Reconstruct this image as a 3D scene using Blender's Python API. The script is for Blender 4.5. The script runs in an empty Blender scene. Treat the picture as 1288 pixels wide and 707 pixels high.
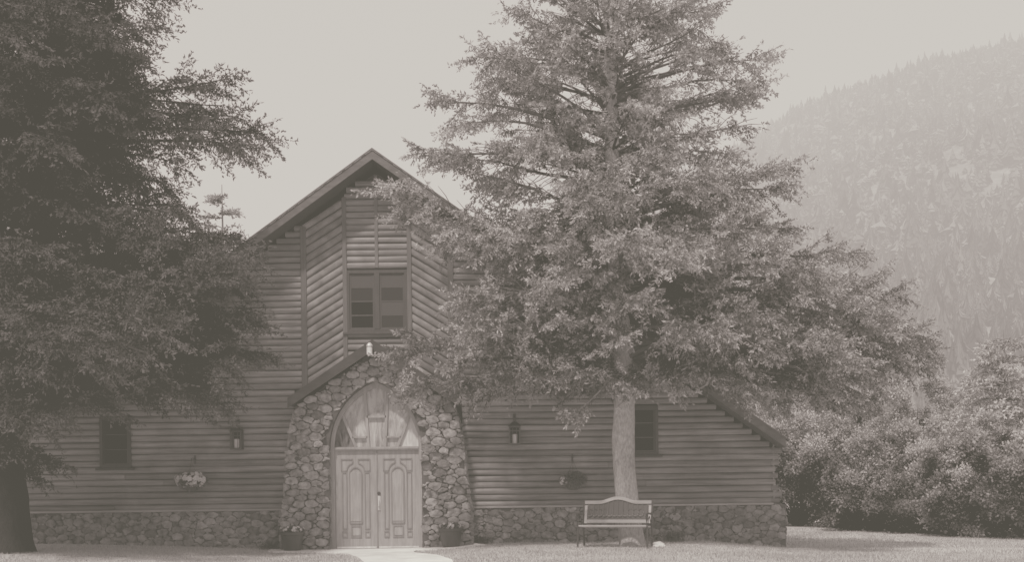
import bpy, bmesh, math, random
import numpy as np
from mathutils import Vector, Matrix, noise as mnoise

random.seed(7)
rng = np.random.default_rng(11)
SC = bpy.context.scene
COL = SC.collection
R = math.radians
PI = math.pi

# ------------------------------------------------------------------ measuring helper
FPX, CX, HZ, ROLL = 1680.0, 644.0, 594.0, 0.012
CAMZ = 1.6
def P(px, py, Y):
    """photo pixel measured on a surface at distance Y -> (x, z) in metres"""
    dx, dz = px - CX, HZ - py
    return ((dx + dz * ROLL) * Y / FPX, (dz - dx * ROLL) * Y / FPX + CAMZ)

# ------------------------------------------------------------------ scene graph helpers
def tag(o, label=None, cat=None, group=None, kind=None):
    if label: o["label"] = label
    if cat: o["category"] = cat
    if group: o["group"] = group
    if kind: o["kind"] = kind
    return o

def empty(name, loc=(0, 0, 0), rz=0, label=None, cat=None, group=None):
    o = bpy.data.objects.new(name, None)
    o.empty_display_size = 0.2
    COL.objects.link(o)
    o.location = loc
    o.rotation_euler = (0, 0, rz)
    return tag(o, label, cat, group)

def copy_tree(o, parent=None):
    c = o.copy()
    COL.objects.link(c)
    if parent is not None:
        c.parent = parent
    for ch in list(o.children):
        copy_tree(ch, c)
    return c

class MB:
    """mesh buffer: boxes, tubes, lathes; each face carries a random 'shade'"""
    def __init__(s):
        s.v, s.f, s.sh = [], [], []
    def add(s, verts, faces, shade=None):
        b = len(s.v)
        s.v.extend([tuple(p) for p in verts])
        sh = random.random() if shade is None else shade
        for f in faces:
            s.f.append([b + i for i in f]); s.sh.append(sh)
        return s
    def box(s, x0, x1, y0, y1, z0, z1, shade=None, M=None):
        v = [Vector((x, y, z)) for x in (x0, x1) for y in (y0, y1) for z in (z0, z1)]
        if M is not None: v = [M @ p for p in v]
        return s.add(v, [(0, 1, 3, 2), (4, 6, 7, 5), (0, 4, 5, 1), (2, 3, 7, 6), (0, 2, 6, 4), (1, 5, 7, 3)], shade)
    def bar(s, a, b, w, h, up=(0, 0, 1), shade=None):
        """rectangular bar from a to b, w across, h along 'up'"""
        a, b = Vector(a), Vector(b)
        d = (b - a).normalized(); u = Vector(up)
        r = d.cross(u).normalized(); u = r.cross(d).normalized()
        v = []
        for p in (a, b):
            for sx, sz in ((-1, -1), (1, -1), (1, 1), (-1, 1)):
                v.append(p + r * sx * w / 2 + u * sz * h / 2)
        return s.add(v, [(3, 2, 1, 0), (4, 5, 6, 7), (0, 1, 5, 4), (1, 2, 6, 5), (2, 3, 7, 6), (3, 0, 4, 7)], shade)
    def tube(s, pts, rad, n=8, shade=None, cap=True, jit=0.0):
        pts = [Vector(p) for p in pts]
        if not hasattr(rad, '__len__'): rad = [rad] * len(pts)
        v, f = [], []
        ref = Vector((0, 0, 1)) if abs((pts[-1] - pts[0]).normalized().z) < .9 else Vector((0, 1, 0))
        for i, p in enumerate(pts):
            d = (pts[min(i + 1, len(pts) - 1)] - pts[max(i - 1, 0)]).normalized()
            a = d.cross(ref).normalized(); b = a.cross(d).normalized()
            for k in range(n):
                t = 2 * PI * k / n
                r_ = rad[i] * (1 + (random.uniform(-jit, jit) if jit else 0))
                v.append(p + (a * math.cos(t) + b * math.sin(t)) * r_)
        m = len(pts)
        for i in range(m - 1):
            for k in range(n):
                f.append((i * n + k, i * n + (k + 1) % n, (i + 1) * n + (k + 1) % n, (i + 1) * n + k))
        if cap:
            f.append(tuple(range(n - 1, -1, -1))); f.append(tuple((m - 1) * n + k for k in range(n)))
        return s.add(v, f, shade)
    def lathe(s, prof, c=(0, 0, 0), n=20, shade=None):
        v, f = [], []
        for r, z in prof:
            for k in range(n):
                t = 2 * PI * k / n
                v.append((c[0] + r * math.cos(t), c[1] + r * math.sin(t), c[2] + z))
        m = len(prof)
        for i in range(m - 1):
            for k in range(n):
                f.append((i * n + k, i * n + (k + 1) % n, (i + 1) * n + (k + 1) % n, (i + 1) * n + k))
        f.append(tuple(range(n - 1, -1, -1))); f.append(tuple((m - 1) * n + k for k in range(n)))
        return s.add(v, f, shade)
    def build(s, name, mat, parent=None, smooth=False, bevel=0, loc=None):
        me = bpy.data.meshes.new(name)
        me.from_pydata(s.v, [], s.f)
        me.update()
        at = me.attributes.new("shade", 'FLOAT', 'FACE')
        at.data.foreach_set("value", np.array(s.sh, dtype=np.float32))
        if smooth: me.polygons.foreach_set("use_smooth", [True] * len(me.polygons))
        me.materials.append(mat)
        o = bpy.data.objects.new(name, me)
        COL.objects.link(o)
        if parent is not None: o.parent = parent
        if loc is not None: o.location = loc
        if bevel:
            md = o.modifiers.new("bevel", 'BEVEL'); md.width = bevel; md.segments = 2; md.limit_method = 'ANGLE'
            md.harden_normals = False
        return o

def quads_mesh(name, V, shade, mat, parent=None, nv=4):
    """V: (N,nv,3) array of separate polygons"""
    N = V.shape[0]
    me = bpy.data.meshes.new(name)
    me.vertices.add(N * nv); me.vertices.foreach_set("co", V.astype(np.float32).ravel())
    me.loops.add(N * nv); me.loops.foreach_set("vertex_index", np.arange(N * nv, dtype=np.int32))
    me.polygons.add(N); me.polygons.foreach_set("loop_start", np.arange(0, N * nv, nv, dtype=np.int32))
    me.update(calc_edges=True)
    at = me.attributes.new("shade", 'FLOAT', 'FACE')
    at.data.foreach_set("value", shade.astype(np.float32))
    me.materials.append(mat)
    o = bpy.data.objects.new(name, me)
    COL.objects.link(o)
    if parent is not None: o.parent = parent
    return o

# ------------------------------------------------------------------ materials
def nodes_of(name):
    m = bpy.data.materials.new(name); m.use_nodes = True
    nt = m.node_tree; b = nt.nodes["Principled BSDF"]
    b.inputs["Specular IOR Level"].default_value = 0.3
    return m, nt, b
def N(nt, t, **kw):
    n = nt.nodes.new(t)
    for k, v in kw.items(): setattr(n, k, v)
    return n
def ramp(nt, src, stops):
    r = N(nt, "ShaderNodeValToRGB")
    e = r.color_ramp.elements
    while len(e) < len(stops): e.new(0.5)
    for i, (p, c) in enumerate(stops):
        e[i].position = p
        e[i].color = tuple(c) + (1,) if hasattr(c, '__len__') else (c, c, c, 1)
    nt.links.new(src, r.inputs[0])
    return r.outputs[0]
def tint(v, t=(1.0, 1.0, 1.0)): return tuple(v * k for k in t)
def texcoord(nt, scale=(1, 1, 1), kind="Object"):
    tc = N(nt, "ShaderNodeTexCoord"); mp = N(nt, "ShaderNodeMapping")
    mp.inputs["Scale"].default_value = scale
    nt.links.new(tc.outputs[kind], mp.inputs[0])
    return mp.outputs[0]
def noise_n(nt, co, scale, detail=5, rough=.6, dist=0):
    n = N(nt, "ShaderNodeTexNoise")
    n.inputs["Scale"].default_value = scale; n.inputs["Detail"].default_value = detail
    n.inputs["Roughness"].default_value = rough; n.inputs["Distortion"].default_value = dist
    nt.links.new(co, n.inputs["Vector"])
    return n.outputs["Fac"]
def math_n(nt, op, a, b):
    n = N(nt, "ShaderNodeMath", operation=op)
    for i, q in enumerate((a, b)):
        if isinstance(q, (int, float)): n.inputs[i].default_value = q
        else: nt.links.new(q, n.inputs[i])
    return n.outputs[0]
def mixc(nt, fac, a, b, mode='MIX'):
    n = N(nt, "ShaderNodeMix", data_type='RGBA', blend_type=mode)
    for i, q in ((0, fac), (6, a), (7, b)):
        if isinstance(q, (int, float)): n.inputs[i].default_value = q
        elif isinstance(q, tuple): n.inputs[i].default_value = q + (1,) if len(q) == 3 else q
        else: nt.links.new(q, n.inputs[i])
    return n.outputs[2]
def bump(nt, b, h, strength=.5, dist=.02):
    n = N(nt, "ShaderNodeBump"); n.inputs["Strength"].default_value = strength; n.inputs["Distance"].default_value = dist
    nt.links.new(h, n.inputs["Height"]); nt.links.new(n.outputs[0], b.inputs["Normal"])

def mat_noise(name, lo, hi, scale=4, stretch=(1, 1, 1), rough=.8, detail=6, shade_amt=.35, bumpd=.01, bumps=.5, spec=.3, metal=0, stain=0.0):
    m, nt, b = nodes_of(name)
    co = texcoord(nt, stretch)
    f = noise_n(nt, co, scale, detail, .62)
    c = ramp(nt, f, [(.28, tint(lo)), (.72, tint(hi))])
    at = N(nt, "ShaderNodeAttribute", attribute_name="shade")
    s = math_n(nt, 'MULTIPLY_ADD', at.outputs["Fac"], shade_amt); 
    s.node.inputs[2].default_value = 1 - shade_amt / 2
    c = mixc(nt, 1.0, c, s, 'MULTIPLY')
    if stain:
        f2 = noise_n(nt, texcoord(nt, (1, 1, 1)), .8, 5, .65, .4)
        st = ramp(nt, f2, [(.35, 1 - stain), (.6, 1.0), (.8, 1 + stain * .5)])
        c = mixc(nt, 1.0, c, st, 'MULTIPLY')
    nt.links.new(c, b.inputs["Base Color"])
    b.inputs["Roughness"].default_value = rough; b.inputs["Specular IOR Level"].default_value = spec
    b.inputs["Metallic"].default_value = metal
    bump(nt, b, noise_n(nt, co, scale * 3, 6, .7), bumps, bumpd)
    return m

def mat_leaf(name, lo, hi, trans=.25):
    m, nt, b = nodes_of(name)
    at = N(nt, "ShaderNodeAttribute", attribute_name="shade")
    c = ramp(nt, at.outputs["Fac"], [(0, tint(lo)), (1, tint(hi))])
    nt.links.new(c, b.inputs["Base Color"]); b.inputs["Roughness"].default_value = .65
    b.inputs["Specular IOR Level"].default_value = .25
    t = N(nt, "ShaderNodeBsdfTranslucent"); nt.links.new(c, t.inputs[0])
    mx = N(nt, "ShaderNodeMixShader"); mx.inputs[0].default_value = trans
    nt.links.new(b.outputs[0], mx.inputs[1]); nt.links.new(t.outputs[0], mx.inputs[2])
    nt.links.new(mx.outputs[0], nt.nodes["Material Output"].inputs[0])
    return m

M = {}
M['log'] = mat_noise("weathered_log", 0.07, 0.28, 3.2, (.35, 6, 6), .7, 7, .6, .006, .5, .35, stain=.42)
M['logd'] = mat_noise("diagonal_log", 0.07, 0.28, 3.5, (1.2, 4, 1.2), .7, 7, .5, .006, .5, .35, stain=.25)
M['endgrain'] = mat_noise("log_end_grain", .07, .16, 9, (1, 1, 1), .85)
M['trim'] = mat_noise("dark_trim_wood", 0.06, 0.12, 5, (6, 6, .5), .7, 6, .3, .004, stain=.2)
M['barge'] = mat_noise("barge_board_wood", 0.05, 0.12, 4, (1, 1, 3), .75, 6, .3, .006, stain=.25)
M['soffit'] = mat_noise("soffit_boards", .03, .06, 4, (1, 6, 1), .8)
M['dark_board'] = mat_noise("dark_stained_board", .012, .03, 4, (1, 1, 3), .8)
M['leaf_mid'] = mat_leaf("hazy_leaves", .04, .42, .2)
M['shingle'] = mat_noise("roof_shingle", .05, .12, 6, (1, 1, 1), .9, 6, .5, .02)
M['stone'] = mat_noise("field_stone", 0.06, 0.36, 9, (1, 1, 1), .85, 8, 1.0, .03, .7, stain=.25)
M['stone_dark'] = mat_noise("foundation_stone", 0.05, 0.3, 9, (1, 1, 1), .85, 8, 1.0, .03, .7, stain=.3)
M['mortar'] = mat_noise("mortar", 0.03, 0.07, 9, (1, 1, 1), .95, 8, .2, .02, .8)
M['cap'] = mat_noise("ledge_wood", 0.17, 0.32, 4, (.5, 5, 5), .8, 6, .3, .005)
M['door'] = mat_noise("door_oak", 0.19, 0.35, 3.4, (5, 5, .5), .55, 7, .2, .003, .35, .4, stain=.18)
M['mould'] = mat_noise("door_moulding", 0.1, 0.2, 3.4, (5, 5, .6), .55, 7, .15, .003, .35, .4)
M['brass'] = mat_noise("worn_brass", .45, .7, 12, (1, 1, 1), .45, 4, .1, .002, .2, .5, .3)
M['iron'] = mat_noise("black_iron", 0.006, 0.015, 12, (1, 1, 1), .5, 4, .2, .003, .3, .5)
M['frame'] = mat_noise("window_frame_paint", 0.018, 0.035, 6, (5, 5, .5), .6, 5, .2, .003)
M['concrete'] = mat_noise("pale_concrete", 0.58, 0.76, 2.5, (1, 1, 1), .9, 8, .1, .004, stain=.14)
M['bark'] = mat_noise("spruce_bark", 0.22, 0.8, 11, (2.6, 2.6, 1.1), .9, 10, .25, .05, 1.0, stain=.3)
M['limb'] = mat_noise("limb_bark", 0.03, 0.08, 9, (1, 1, 1), .95)
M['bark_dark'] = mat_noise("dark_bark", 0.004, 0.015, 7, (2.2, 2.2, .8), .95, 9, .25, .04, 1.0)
M['twig'] = mat_noise("twig_bark", .1, .2, 9, (1, 1, 1), .9)
M['rock'] = mat_noise("pale_boulder", .4, .62, 5, (1, 1, 1), .9, 8, .2, .02)
M['pot'] = mat_noise("dark_glazed_pot", 0.012, 0.03, 6, (1, 1, 1), .45, 5, .1, .004)
M['coir'] = mat_noise("basket_liner", .03, .07, 20, (1, 1, 1), .95)
M['petal'] = mat_leaf("white_petal", .55, .8, .3)
M['candle'] = mat_noise("candle_wax", .6, .75, 5, (1, 1, 1), .6, 3, .1, .001)
M['bench_wood'] = mat_noise("bench_slat_wood", 0.2, 0.33, 4, (.6, 6, 6), .6, 6, .2, .003)
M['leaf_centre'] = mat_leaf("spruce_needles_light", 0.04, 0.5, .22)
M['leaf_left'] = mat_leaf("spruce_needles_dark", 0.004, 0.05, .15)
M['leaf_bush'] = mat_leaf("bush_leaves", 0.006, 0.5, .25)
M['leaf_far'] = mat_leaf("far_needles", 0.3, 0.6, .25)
M['leaf_pot'] = mat_leaf("plant_leaves", .05, .13, .2)
M['blade'] = mat_leaf("grass_blade", 0.22, 0.46, .3)

def mat_glass(name, col, rough=.08, spec=.9, painted_refl=None):
    m, nt, b = nodes_of(name)
    if painted_refl:
        f = noise_n(nt, texcoord(nt, (3.2, 3.2, .9)), 2.3, 5, .6, 1.2)
        c = ramp(nt, f, [(.36, tint(col)), (.62, tint(painted_refl))])  # pale streaks paint reflections into the pane colour
        nt.links.new(c, b.inputs["Base Color"])
    else: b.inputs["Base Color"].default_value = (*tint(col), 1)
    b.inputs["Roughness"].default_value = rough; b.inputs["Specular IOR Level"].default_value = spec
    bump(nt, b, noise_n(nt, texcoord(nt), 1.6, 2), .12, .03)
    return m
M['pane'] = mat_glass("dark_window_glass", .004, .1, .08)
M['pane_mid'] = mat_glass("dull_window_glass", .012, .08, .15)
M['pane_blind'] = mat_glass("glass_over_blind", .038, .1, .2)
M['pane_fan'] = mat_glass("pale_glass_painted_reflection", .15, .12, .5, .46)
M['pane_fan_dark'] = mat_glass("dark_glass_painted_reflection", .006, .06, .25, .16)
M['pane_fan_light'] = mat_glass("light_glass_painted_reflection", .42, .1, .6, .62)

def mat_ground():
    m, nt, b = nodes_of("lawn_soil")
    co = texcoord(nt)
    a = ramp(nt, noise_n(nt, co, .55, 6, .6, .3), [(.3, tint(.34)), (.55, tint(.46)), (.78, tint(.6))])
    f = ramp(nt, noise_n(nt, co, 22, 6, .75), [(.3, .6), (.7, 1.35)])
    nt.links.new(mixc(nt, 1.0, a, f, 'MULTIPLY'), b.inputs["Base Color"])
    b.inputs["Roughness"].default_value = .95
    bump(nt, b, noise_n(nt, co, 25, 6, .8), .8, .03)
    return m
M['ground'] = mat_ground()
def mat_hill():
    m, nt, b = nodes_of("hill_scrub")
    co = texcoord(nt)
    a = ramp(nt, noise_n(nt, co, .012, 10, .68, .5), [(.35, tint(.24)), (.5, tint(.34)), (.64, tint(.42))])
    f = ramp(nt, noise_n(nt, co, .16, 8, .75), [(.32, .55), (.66, 1.35)])
    nt.links.new(mixc(nt, 1.0, a, f, 'MULTIPLY'), b.inputs["Base Color"])
    b.inputs["Roughness"].default_value = 1
    return m
M['hill'] = mat_hill()
M['hilltree'] = mat_leaf("hill_conifers", 0.03, 0.34, .1)

# ------------------------------------------------------------------ ground
GX = [-400, -14, -10, -7, -4.9, -3.5, -2.0, -.9, 0, 4, 5.7, 9, 12, 400]
GZ = [.4, .34, .22, .13, .04, .03, .03, .09, .12, .11, -.05, -.08, -.11, -.3]
def g(x, y):
    base = float(np.interp(x, GX, GZ))
    k = min(max((y - 18) / 6.0, 0), 1)          # flattens out toward the viewer
    far = min(max((y - 30) / 8.0, 0), 1)
    return base * k * (1 - .6 * far) - .07 * far + .03 * (1 - k)
def gv(x, y):
    base = np.interp(x, GX, GZ)
    k = np.clip((y - 18) / 6.0, 0, 1); far = np.clip((y - 30) / 8.0, 0, 1)
    return base * k * (1 - .6 * far) - .07 * far + .03 * (1 - k)
xs = sorted(set([-1500, -700, -300, -120, -60, -35] + [round(-22 + .25 * i, 3) for i in range(177)] + [30, 45, 80, 160, 320, 700, 1500]))
ys = sorted(set([-60, -20, 0, 8, 14] + [round(17 + .25 * i, 3) for i in range(104)] + [46, 52, 62, 80, 120, 200, 400, 800, 1600, 3000]))
mb = MB()
for y in ys:
    for x in xs:
        mb.v.append((x, y, g(x, y) + (0.012 * mnoise.noise(Vector((x * .9, y * .9, 0))) if abs(x) < 25 and y < 46 else 0)))
nx = len(xs)
for j in range(len(ys) - 1):
    for i in range(nx - 1):
        mb.f.append([j * nx + i, j * nx + i + 1, (j + 1) * nx + i + 1, (j + 1) * nx + i]); mb.sh.append(.5)
tag(mb.build("ground", M['ground'], smooth=True), kind="structure")

# concrete walk: apron along the porch, then a walk that runs forward from the door
def strip(mb, pts):
    """pts: list of (xl, xr, y); slab following the ground"""
    v, f = [], []
    for xl, xr, y in pts:
        n = 6
        for i in range(n + 1):
            x = xl + (xr - xl) * i / n
            v.append((x, y, g(x, y) + .030))
        v.append((xr, y, g(xr, y) - .06)); v.append((xl, y, g(xl, y) - .06))
    m = 9
    for j in range(len(pts) - 1):
        for i in range(6):
            f.append((j * m + i, j * m + i + 1, (j + 1) * m + i + 1, (j + 1) * m + i))
        f.append((j * m + 6, j * m + 7, (j + 1) * m + 7, (j + 1) * m + 6))
        f.append((j * m + 8, j * m, (j + 1) * m, (j + 1) * m + 8))
    f.append((0, 8, 7, 6, 5, 4, 3, 2, 1))
    mb.add(v, f, .5)
mb = MB()
walk = [(-2.3, -.6, 14), (-2.35, -.75, 19), (-2.55, -1.05, 23), (-2.85, -1.4, 24.6), (-3.2, -1.9, 25.8), (-3.6, -1.95, 26.25), (-4.0, -1.9, 26.5), (-4.9, -.95, 26.72), (-4.95, -.75, 27.0), (-4.95, -.75, 27.35)]
wl = []
for a, b in zip(walk[:-1], walk[1:]):
    for k in range(4):
        t = k / 4; wl.append(tuple(a[i] + (b[i] - a[i]) * t for i in range(3)))
wl.append(walk[-1])
strip(mb, wl)
tag(mb.build("footpath", M['concrete']), kind="structure")
wl_y = np.array([p[2] for p in wl]); wl_l = np.array([p[0] for p in wl]); wl_r = np.array([p[1] for p in wl])

# grass blades (stuff) where the lawn shows
n = 190000
gx = rng.uniform(-11.5, 14, n); gy = 20.5 + 17 * rng.random(n) ** 1.4
keep = ~((gx > np.interp(gy, wl_y, wl_l) + .05 * np.sin(gx * 40)) & (gx < np.interp(gy, wl_y, wl_r) - .05 * np.sin(gy * 37)) & (gy < 27.4))
keep &= ~((gy > 27.8) & (gx < 5.8))
dens = np.sin(gx * 1.3 + 1.7 * np.sin(gy * .9)) * .5 + np.sin(gy * 2.1 + gx * .4) * .3
keep &= rng.random(n) < .75 + .3 * dens
gx, gy = gx[keep], gy[keep]; n = len(gx)
gz = gv(gx, gy)
h = rng.uniform(.02, .055, n); a = rng.uniform(0, 2 * PI, n); w = rng.uniform(.004, .010, n)
lx, ly = rng.normal(0, .018, n), rng.normal(0, .018, n)
V = np.zeros((n, 3, 3))
V[:, 0] = np.stack([gx - w * np.cos(a), gy - w * np.sin(a), gz - .01], 1)
V[:, 1] = np.stack([gx + w * np.cos(a), gy + w * np.sin(a), gz - .01], 1)
V[:, 2] = np.stack([gx + lx, gy + ly, gz + h], 1)
tag(quads_mesh("grass", V, rng.random(n), M['blade'], nv=3), "short pale mown grass covering the lawn in front of the log building", "grass", kind="stuff")

# ------------------------------------------------------------------ building
XC = -2.78                     # ridge line
YW = 28.0                      # wall plane
YF = 27.3                      # front edge of the roof
RZ, SL = 8.21, .719            # ridge height (top), pitch
XL, XR = -11.4, 5.48           # log wall corners
BACK = 44.0
def roofz(x): return RZ - SL * abs(x - XC)
house = empty("log_building", (XC, YW, 0), 0, "large dark log sided building with a gabled roof, stone base and arched stone porch", "building")
HO = Matrix.Translation((-XC, -YW, 0))
def hb(mb, name, mat, parent=None, **kw):
    """build in house space (parent empty sits at XC,YW,0)"""
    if parent is None or parent == house:
        mb.v = [(x - XC, y - YW, z) for x, y, z in mb.v]
        return mb.build(name, mat, house, **kw)
    mb.v = [(x - XC, y - YW, z) for x, y, z in mb.v]
    o = mb.build(name, mat, parent, **kw)
    return o

# openings (x0,x1,z0,z1)
W_UP = (-3.42, -2.14, 4.56, 5.86)
W_L = (-8.62, -7.96, 1.78, 2.86)
W_R = (2.44, 3.07, 1.92, 2.96)
W_M = (.25, 1.02, 3.26, 4.3)
T1, T2, T3, T4, T5 = XC - 1.53, XC - .67, XC, XC + .68, XC + 1.54
opens = [W_UP, W_L, W_R, W_M, (XC - 1.75, XC + 1.75, -1, 3.4)]

def half_log(mb, a, b, r, bulge, Y, n=6, wob=.006):
    """half-round log from a=(x,z) to b=(x,z) on plane Y, bulging to -Y"""
    ax, az = a; bx, bz = b
    L = math.hypot(bx - ax, bz - az)
    if L < .05: return
    wob = .009
    ux, uz = (bx - ax) / L, (bz - az) / L
    px, pz = -uz, ux
    m = max(1, int(L / .45)); sh = random.random()
    v, f = [], []
    ph = random.uniform(0, 100)
    for i in range(m + 1):
        t = L * i / m
        cx, cz = ax + ux * t, az + uz * t
        wz = wob * mnoise.noise(Vector((t * .8 + ph, ph, 0))); wr = 1 + .10 * mnoise.noise(Vector((t * .9 + ph, 3, ph)))
        for k in range(n + 1):
            th = PI * k / n
            o_ = math.cos(th) * r * 1.02 + wz; y_ = math.sin(th) ** .8 * bulge * wr
            v.append((cx + px * o_, Y - y_, cz + pz * o_))
    for i in range(m):
        for k in range(n):
            f.append((i * (n + 1) + k, (i + 1) * (n + 1) + k, (i + 1) * (n + 1) + k + 1, i * (n + 1) + k + 1))
    f.append(tuple(range(n + 1))); f.append(tuple(m * (n + 1) + k for k in range(n, -1, -1)))
    mb.add(v, f, sh)

PITCH = .1325
mb = MB()
z = .93
row = 0
while z < RZ - .45:
    hw = (RZ - .21 - z) / SL
    lo, hi = max(XL, XC - hw), min(XR, XC + hw)
    segs = []
    if z > 3.25:
        segs = [(lo, T1), (T2, T4), (T5, hi)]
        segs = [(max(a, lo), min(b, hi)) for a, b in segs]
    else: segs = [(lo, hi)]
    for ox0, ox1, oz0, oz1 in opens:
        if oz0 < z < oz1:
            ns = []
            for a, b in segs:
                if ox1 <= a or ox0 >= b: ns.append((a, b)); continue
                if a < ox0: ns.append((a, ox0))
                if b > ox1: ns.append((ox1, b))
            segs = ns
    for a, b in segs:
        if b - a < .05: continue
        # long runs are made of several logs butted together
        cuts = [a]
        if b - a > 5: cuts.append(a + (b - a) * random.uniform(.35, .65))
        cuts.append(b)
        for c0, c1 in zip(cuts[:-1], cuts[1:]):
            if b == XR and c1 == b and z < 2.2: c1 = XR + random.choice([.02, .10, .16])
            half_log(mb, (c0 + .002, z), (c1 - .002, z), PITCH / 2 * random.uniform(.90, .97), .062 * random.uniform(.8, 1.15), YW)
    z += PITCH; row += 1
wall_logs = hb(mb, "log_siding", M['log'], smooth=False)
# diagonal bays
for (xa, xb, sgn) in ((T1, T2, 1), (T5, T4, -1)):
    mb = MB()
    m_ = .62 * sgn
    z0 = 2.3
    while z0 < 8.0:
        def zz(x): return z0 + m_ * (x - xa)
        A, B = xa, xb
        zr = lambda x: roofz(x) - .34
        if zz(A) < zr(A) + .02:
            # shorten where the roof cuts it
            if zz(B) > zr(B):
                t = 1.0
                while t > 0 and zz(A + (B - A) * t) > zr(A + (B - A) * t): t -= .02
                B2 = A + (B - A) * t
            else: B2 = B
            if zz(B2) > 3.3: half_log(mb, (A, zz(A)), (B2, zz(B2)), .067, .055 * random.uniform(.85, 1.1), YW - .001)
        z0 += .172
    hb(mb, "diagonal_siding", M['logd'])
# trims
def trim(x, z0, z1, w=.085, y=YW - .055):
    mb = MB(); mb.box(x - w / 2, x + w / 2, y - .03, y + .05, z0, z1)
    return hb(mb, "trim_board", M['trim'], bevel=.006)
trim(T1, 3.2, roofz(T1) - .33, .12); trim(T2, 3.4, roofz(T2) - .33, .09); trim(T4, 3.4, roofz(T4) - .33, .09)
trim(T5, 3.2, roofz(T5) - .33, .12); trim(T3, W_UP[3] + .05, RZ - .36, .07)
# sheathing behind the logs and the other walls
mb = MB()
def gable(Y0, Y1):
    pts = [(XL + .05, .3), (XR - .02, .3), (XR - .02, roofz(XR) - .25), (XC, RZ - .28), (XL + .05, roofz(XL) - .25)]
    v = [(x, Y0, zz_) for x, zz_ in pts] + [(x, Y1, zz_) for x, zz_ in pts]
    k = 5
    mb.add(v, [tuple(range(k)), tuple(range(2 * k - 1, k - 1, -1))] + [((i + 1) % k, i, i + k, (i + 1) % k + k) for i in range(k)], .2)
gable(YW + .012, BACK)
hb(mb, "wall", M['soffit'])
mb = MB()
z = .93
while z < roofz(XR) - .12:
    L = BACK - YW
    v, f = [], []
    for j, yy in enumerate((YW - .05, YW + L * .33, YW + L * .66, BACK)):
        for k in range(7):
            th = PI * k / 6
            v.append((XR - .02 + math.sin(th) * .058, yy, z + math.cos(th) * PITCH / 2))
    for j in range(3):
        for k in range(6): f.append((j * 7 + k, j * 7 + k + 1, (j + 1) * 7 + k + 1, (j + 1) * 7 + k))
    f.append(tuple(range(7)))
    mb.add(v, f)
    z += PITCH
hb(mb, "side_siding", M['log'])

# roof slabs, shingles, barge boards
EX = 8.37
mb = MB()
for s in (-1, 1):
    th = .17
    xe = XC + s * EX
    pts = [(XC, RZ), (xe, RZ - SL * EX), (xe, RZ - SL * EX - th), (XC, RZ - th)]
    v = [(x, YF + .03, zz_) for x, zz_ in pts] + [(x, BACK + .6, zz_) for x, zz_ in pts]
    mb.add(v, [(0, 1, 2, 3), (7, 6, 5, 4), (0, 4, 5, 1), (1, 5, 6, 2), (2, 6, 7, 3), (3, 7, 4, 0)], .5)
roof = hb(mb, "roof", M['soffit'])
mb = MB()
for s in (-1, 1):
    u = Vector((s, 0, -SL)).normalized(); nrm = Vector((s * SL, 0, 1)).normalized()
    Lr = EX * math.sqrt(1 + SL * SL) + .03
    k = 0; d = Lr
    while d > .02:
        d0 = max(d - .24, 0)
        for yb in range(3):
            pass
        a = Vector((XC, 0, RZ)) + u * d0 + nrm * .004; b = Vector((XC, 0, RZ)) + u * d + nrm * .018
        y = YF - .02
        while y < BACK + .6:
            wd = random.uniform(.5, .8)
            y1 = min(y + wd, BACK + .62)
            c = b + nrm * random.uniform(0, .006)
            v = [(a.x, y, a.z), (a.x, y1 - .006, a.z), (c.x, y1 - .006, c.z), (c.x, y, c.z), (c.x, y, c.z - .016), (c.x, y1 - .006, c.z - .016)]
            mb.add(v, [(0, 1, 2, 3), (3, 2, 5, 4)])
            y = y1
        d = d0
mb.v = [(x - XC, y - YW, z) for x, y, z in mb.v]
mb.build("shingle", M['shingle'], roof)
for s in (-1, 1):
    mb = MB()
    h0, th = .015, .17
    xe = XC + s * (EX + .01)
    pts = [(XC, RZ + h0), (xe, RZ - SL * EX + h0), (xe, RZ - SL * EX + h0 - th), (XC, RZ + h0 - th - .02)]
    v = [(x, YF - .03, zz_) for x, zz_ in pts] + [(x, YF + .028, zz_) for x, zz_ in pts]
    mb.add(v, [(0, 1, 2, 3), (7, 6, 5, 4), (0, 4, 5, 1), (1, 5, 6, 2), (2, 6, 7, 3)], .5)
    # drip strip along the top edge
    pts = [(XC, RZ + .05), (xe + s * .03, RZ - SL * (EX + .03) + .05), (xe + s * .03, RZ - SL * (EX + .03) + .012), (XC, RZ + .017)]
    v = [(x, YF - .055, zz_) for x, zz_ in pts] + [(x, YF - .032, zz_) for x, zz_ in pts]
    mb.add(v, [(0, 1, 2, 3), (7, 6, 5, 4), (0, 4, 5, 1), (1, 5, 6, 2), (2, 6, 7, 3)], .9)
    hb(mb, "barge_board", M['barge'])
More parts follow.
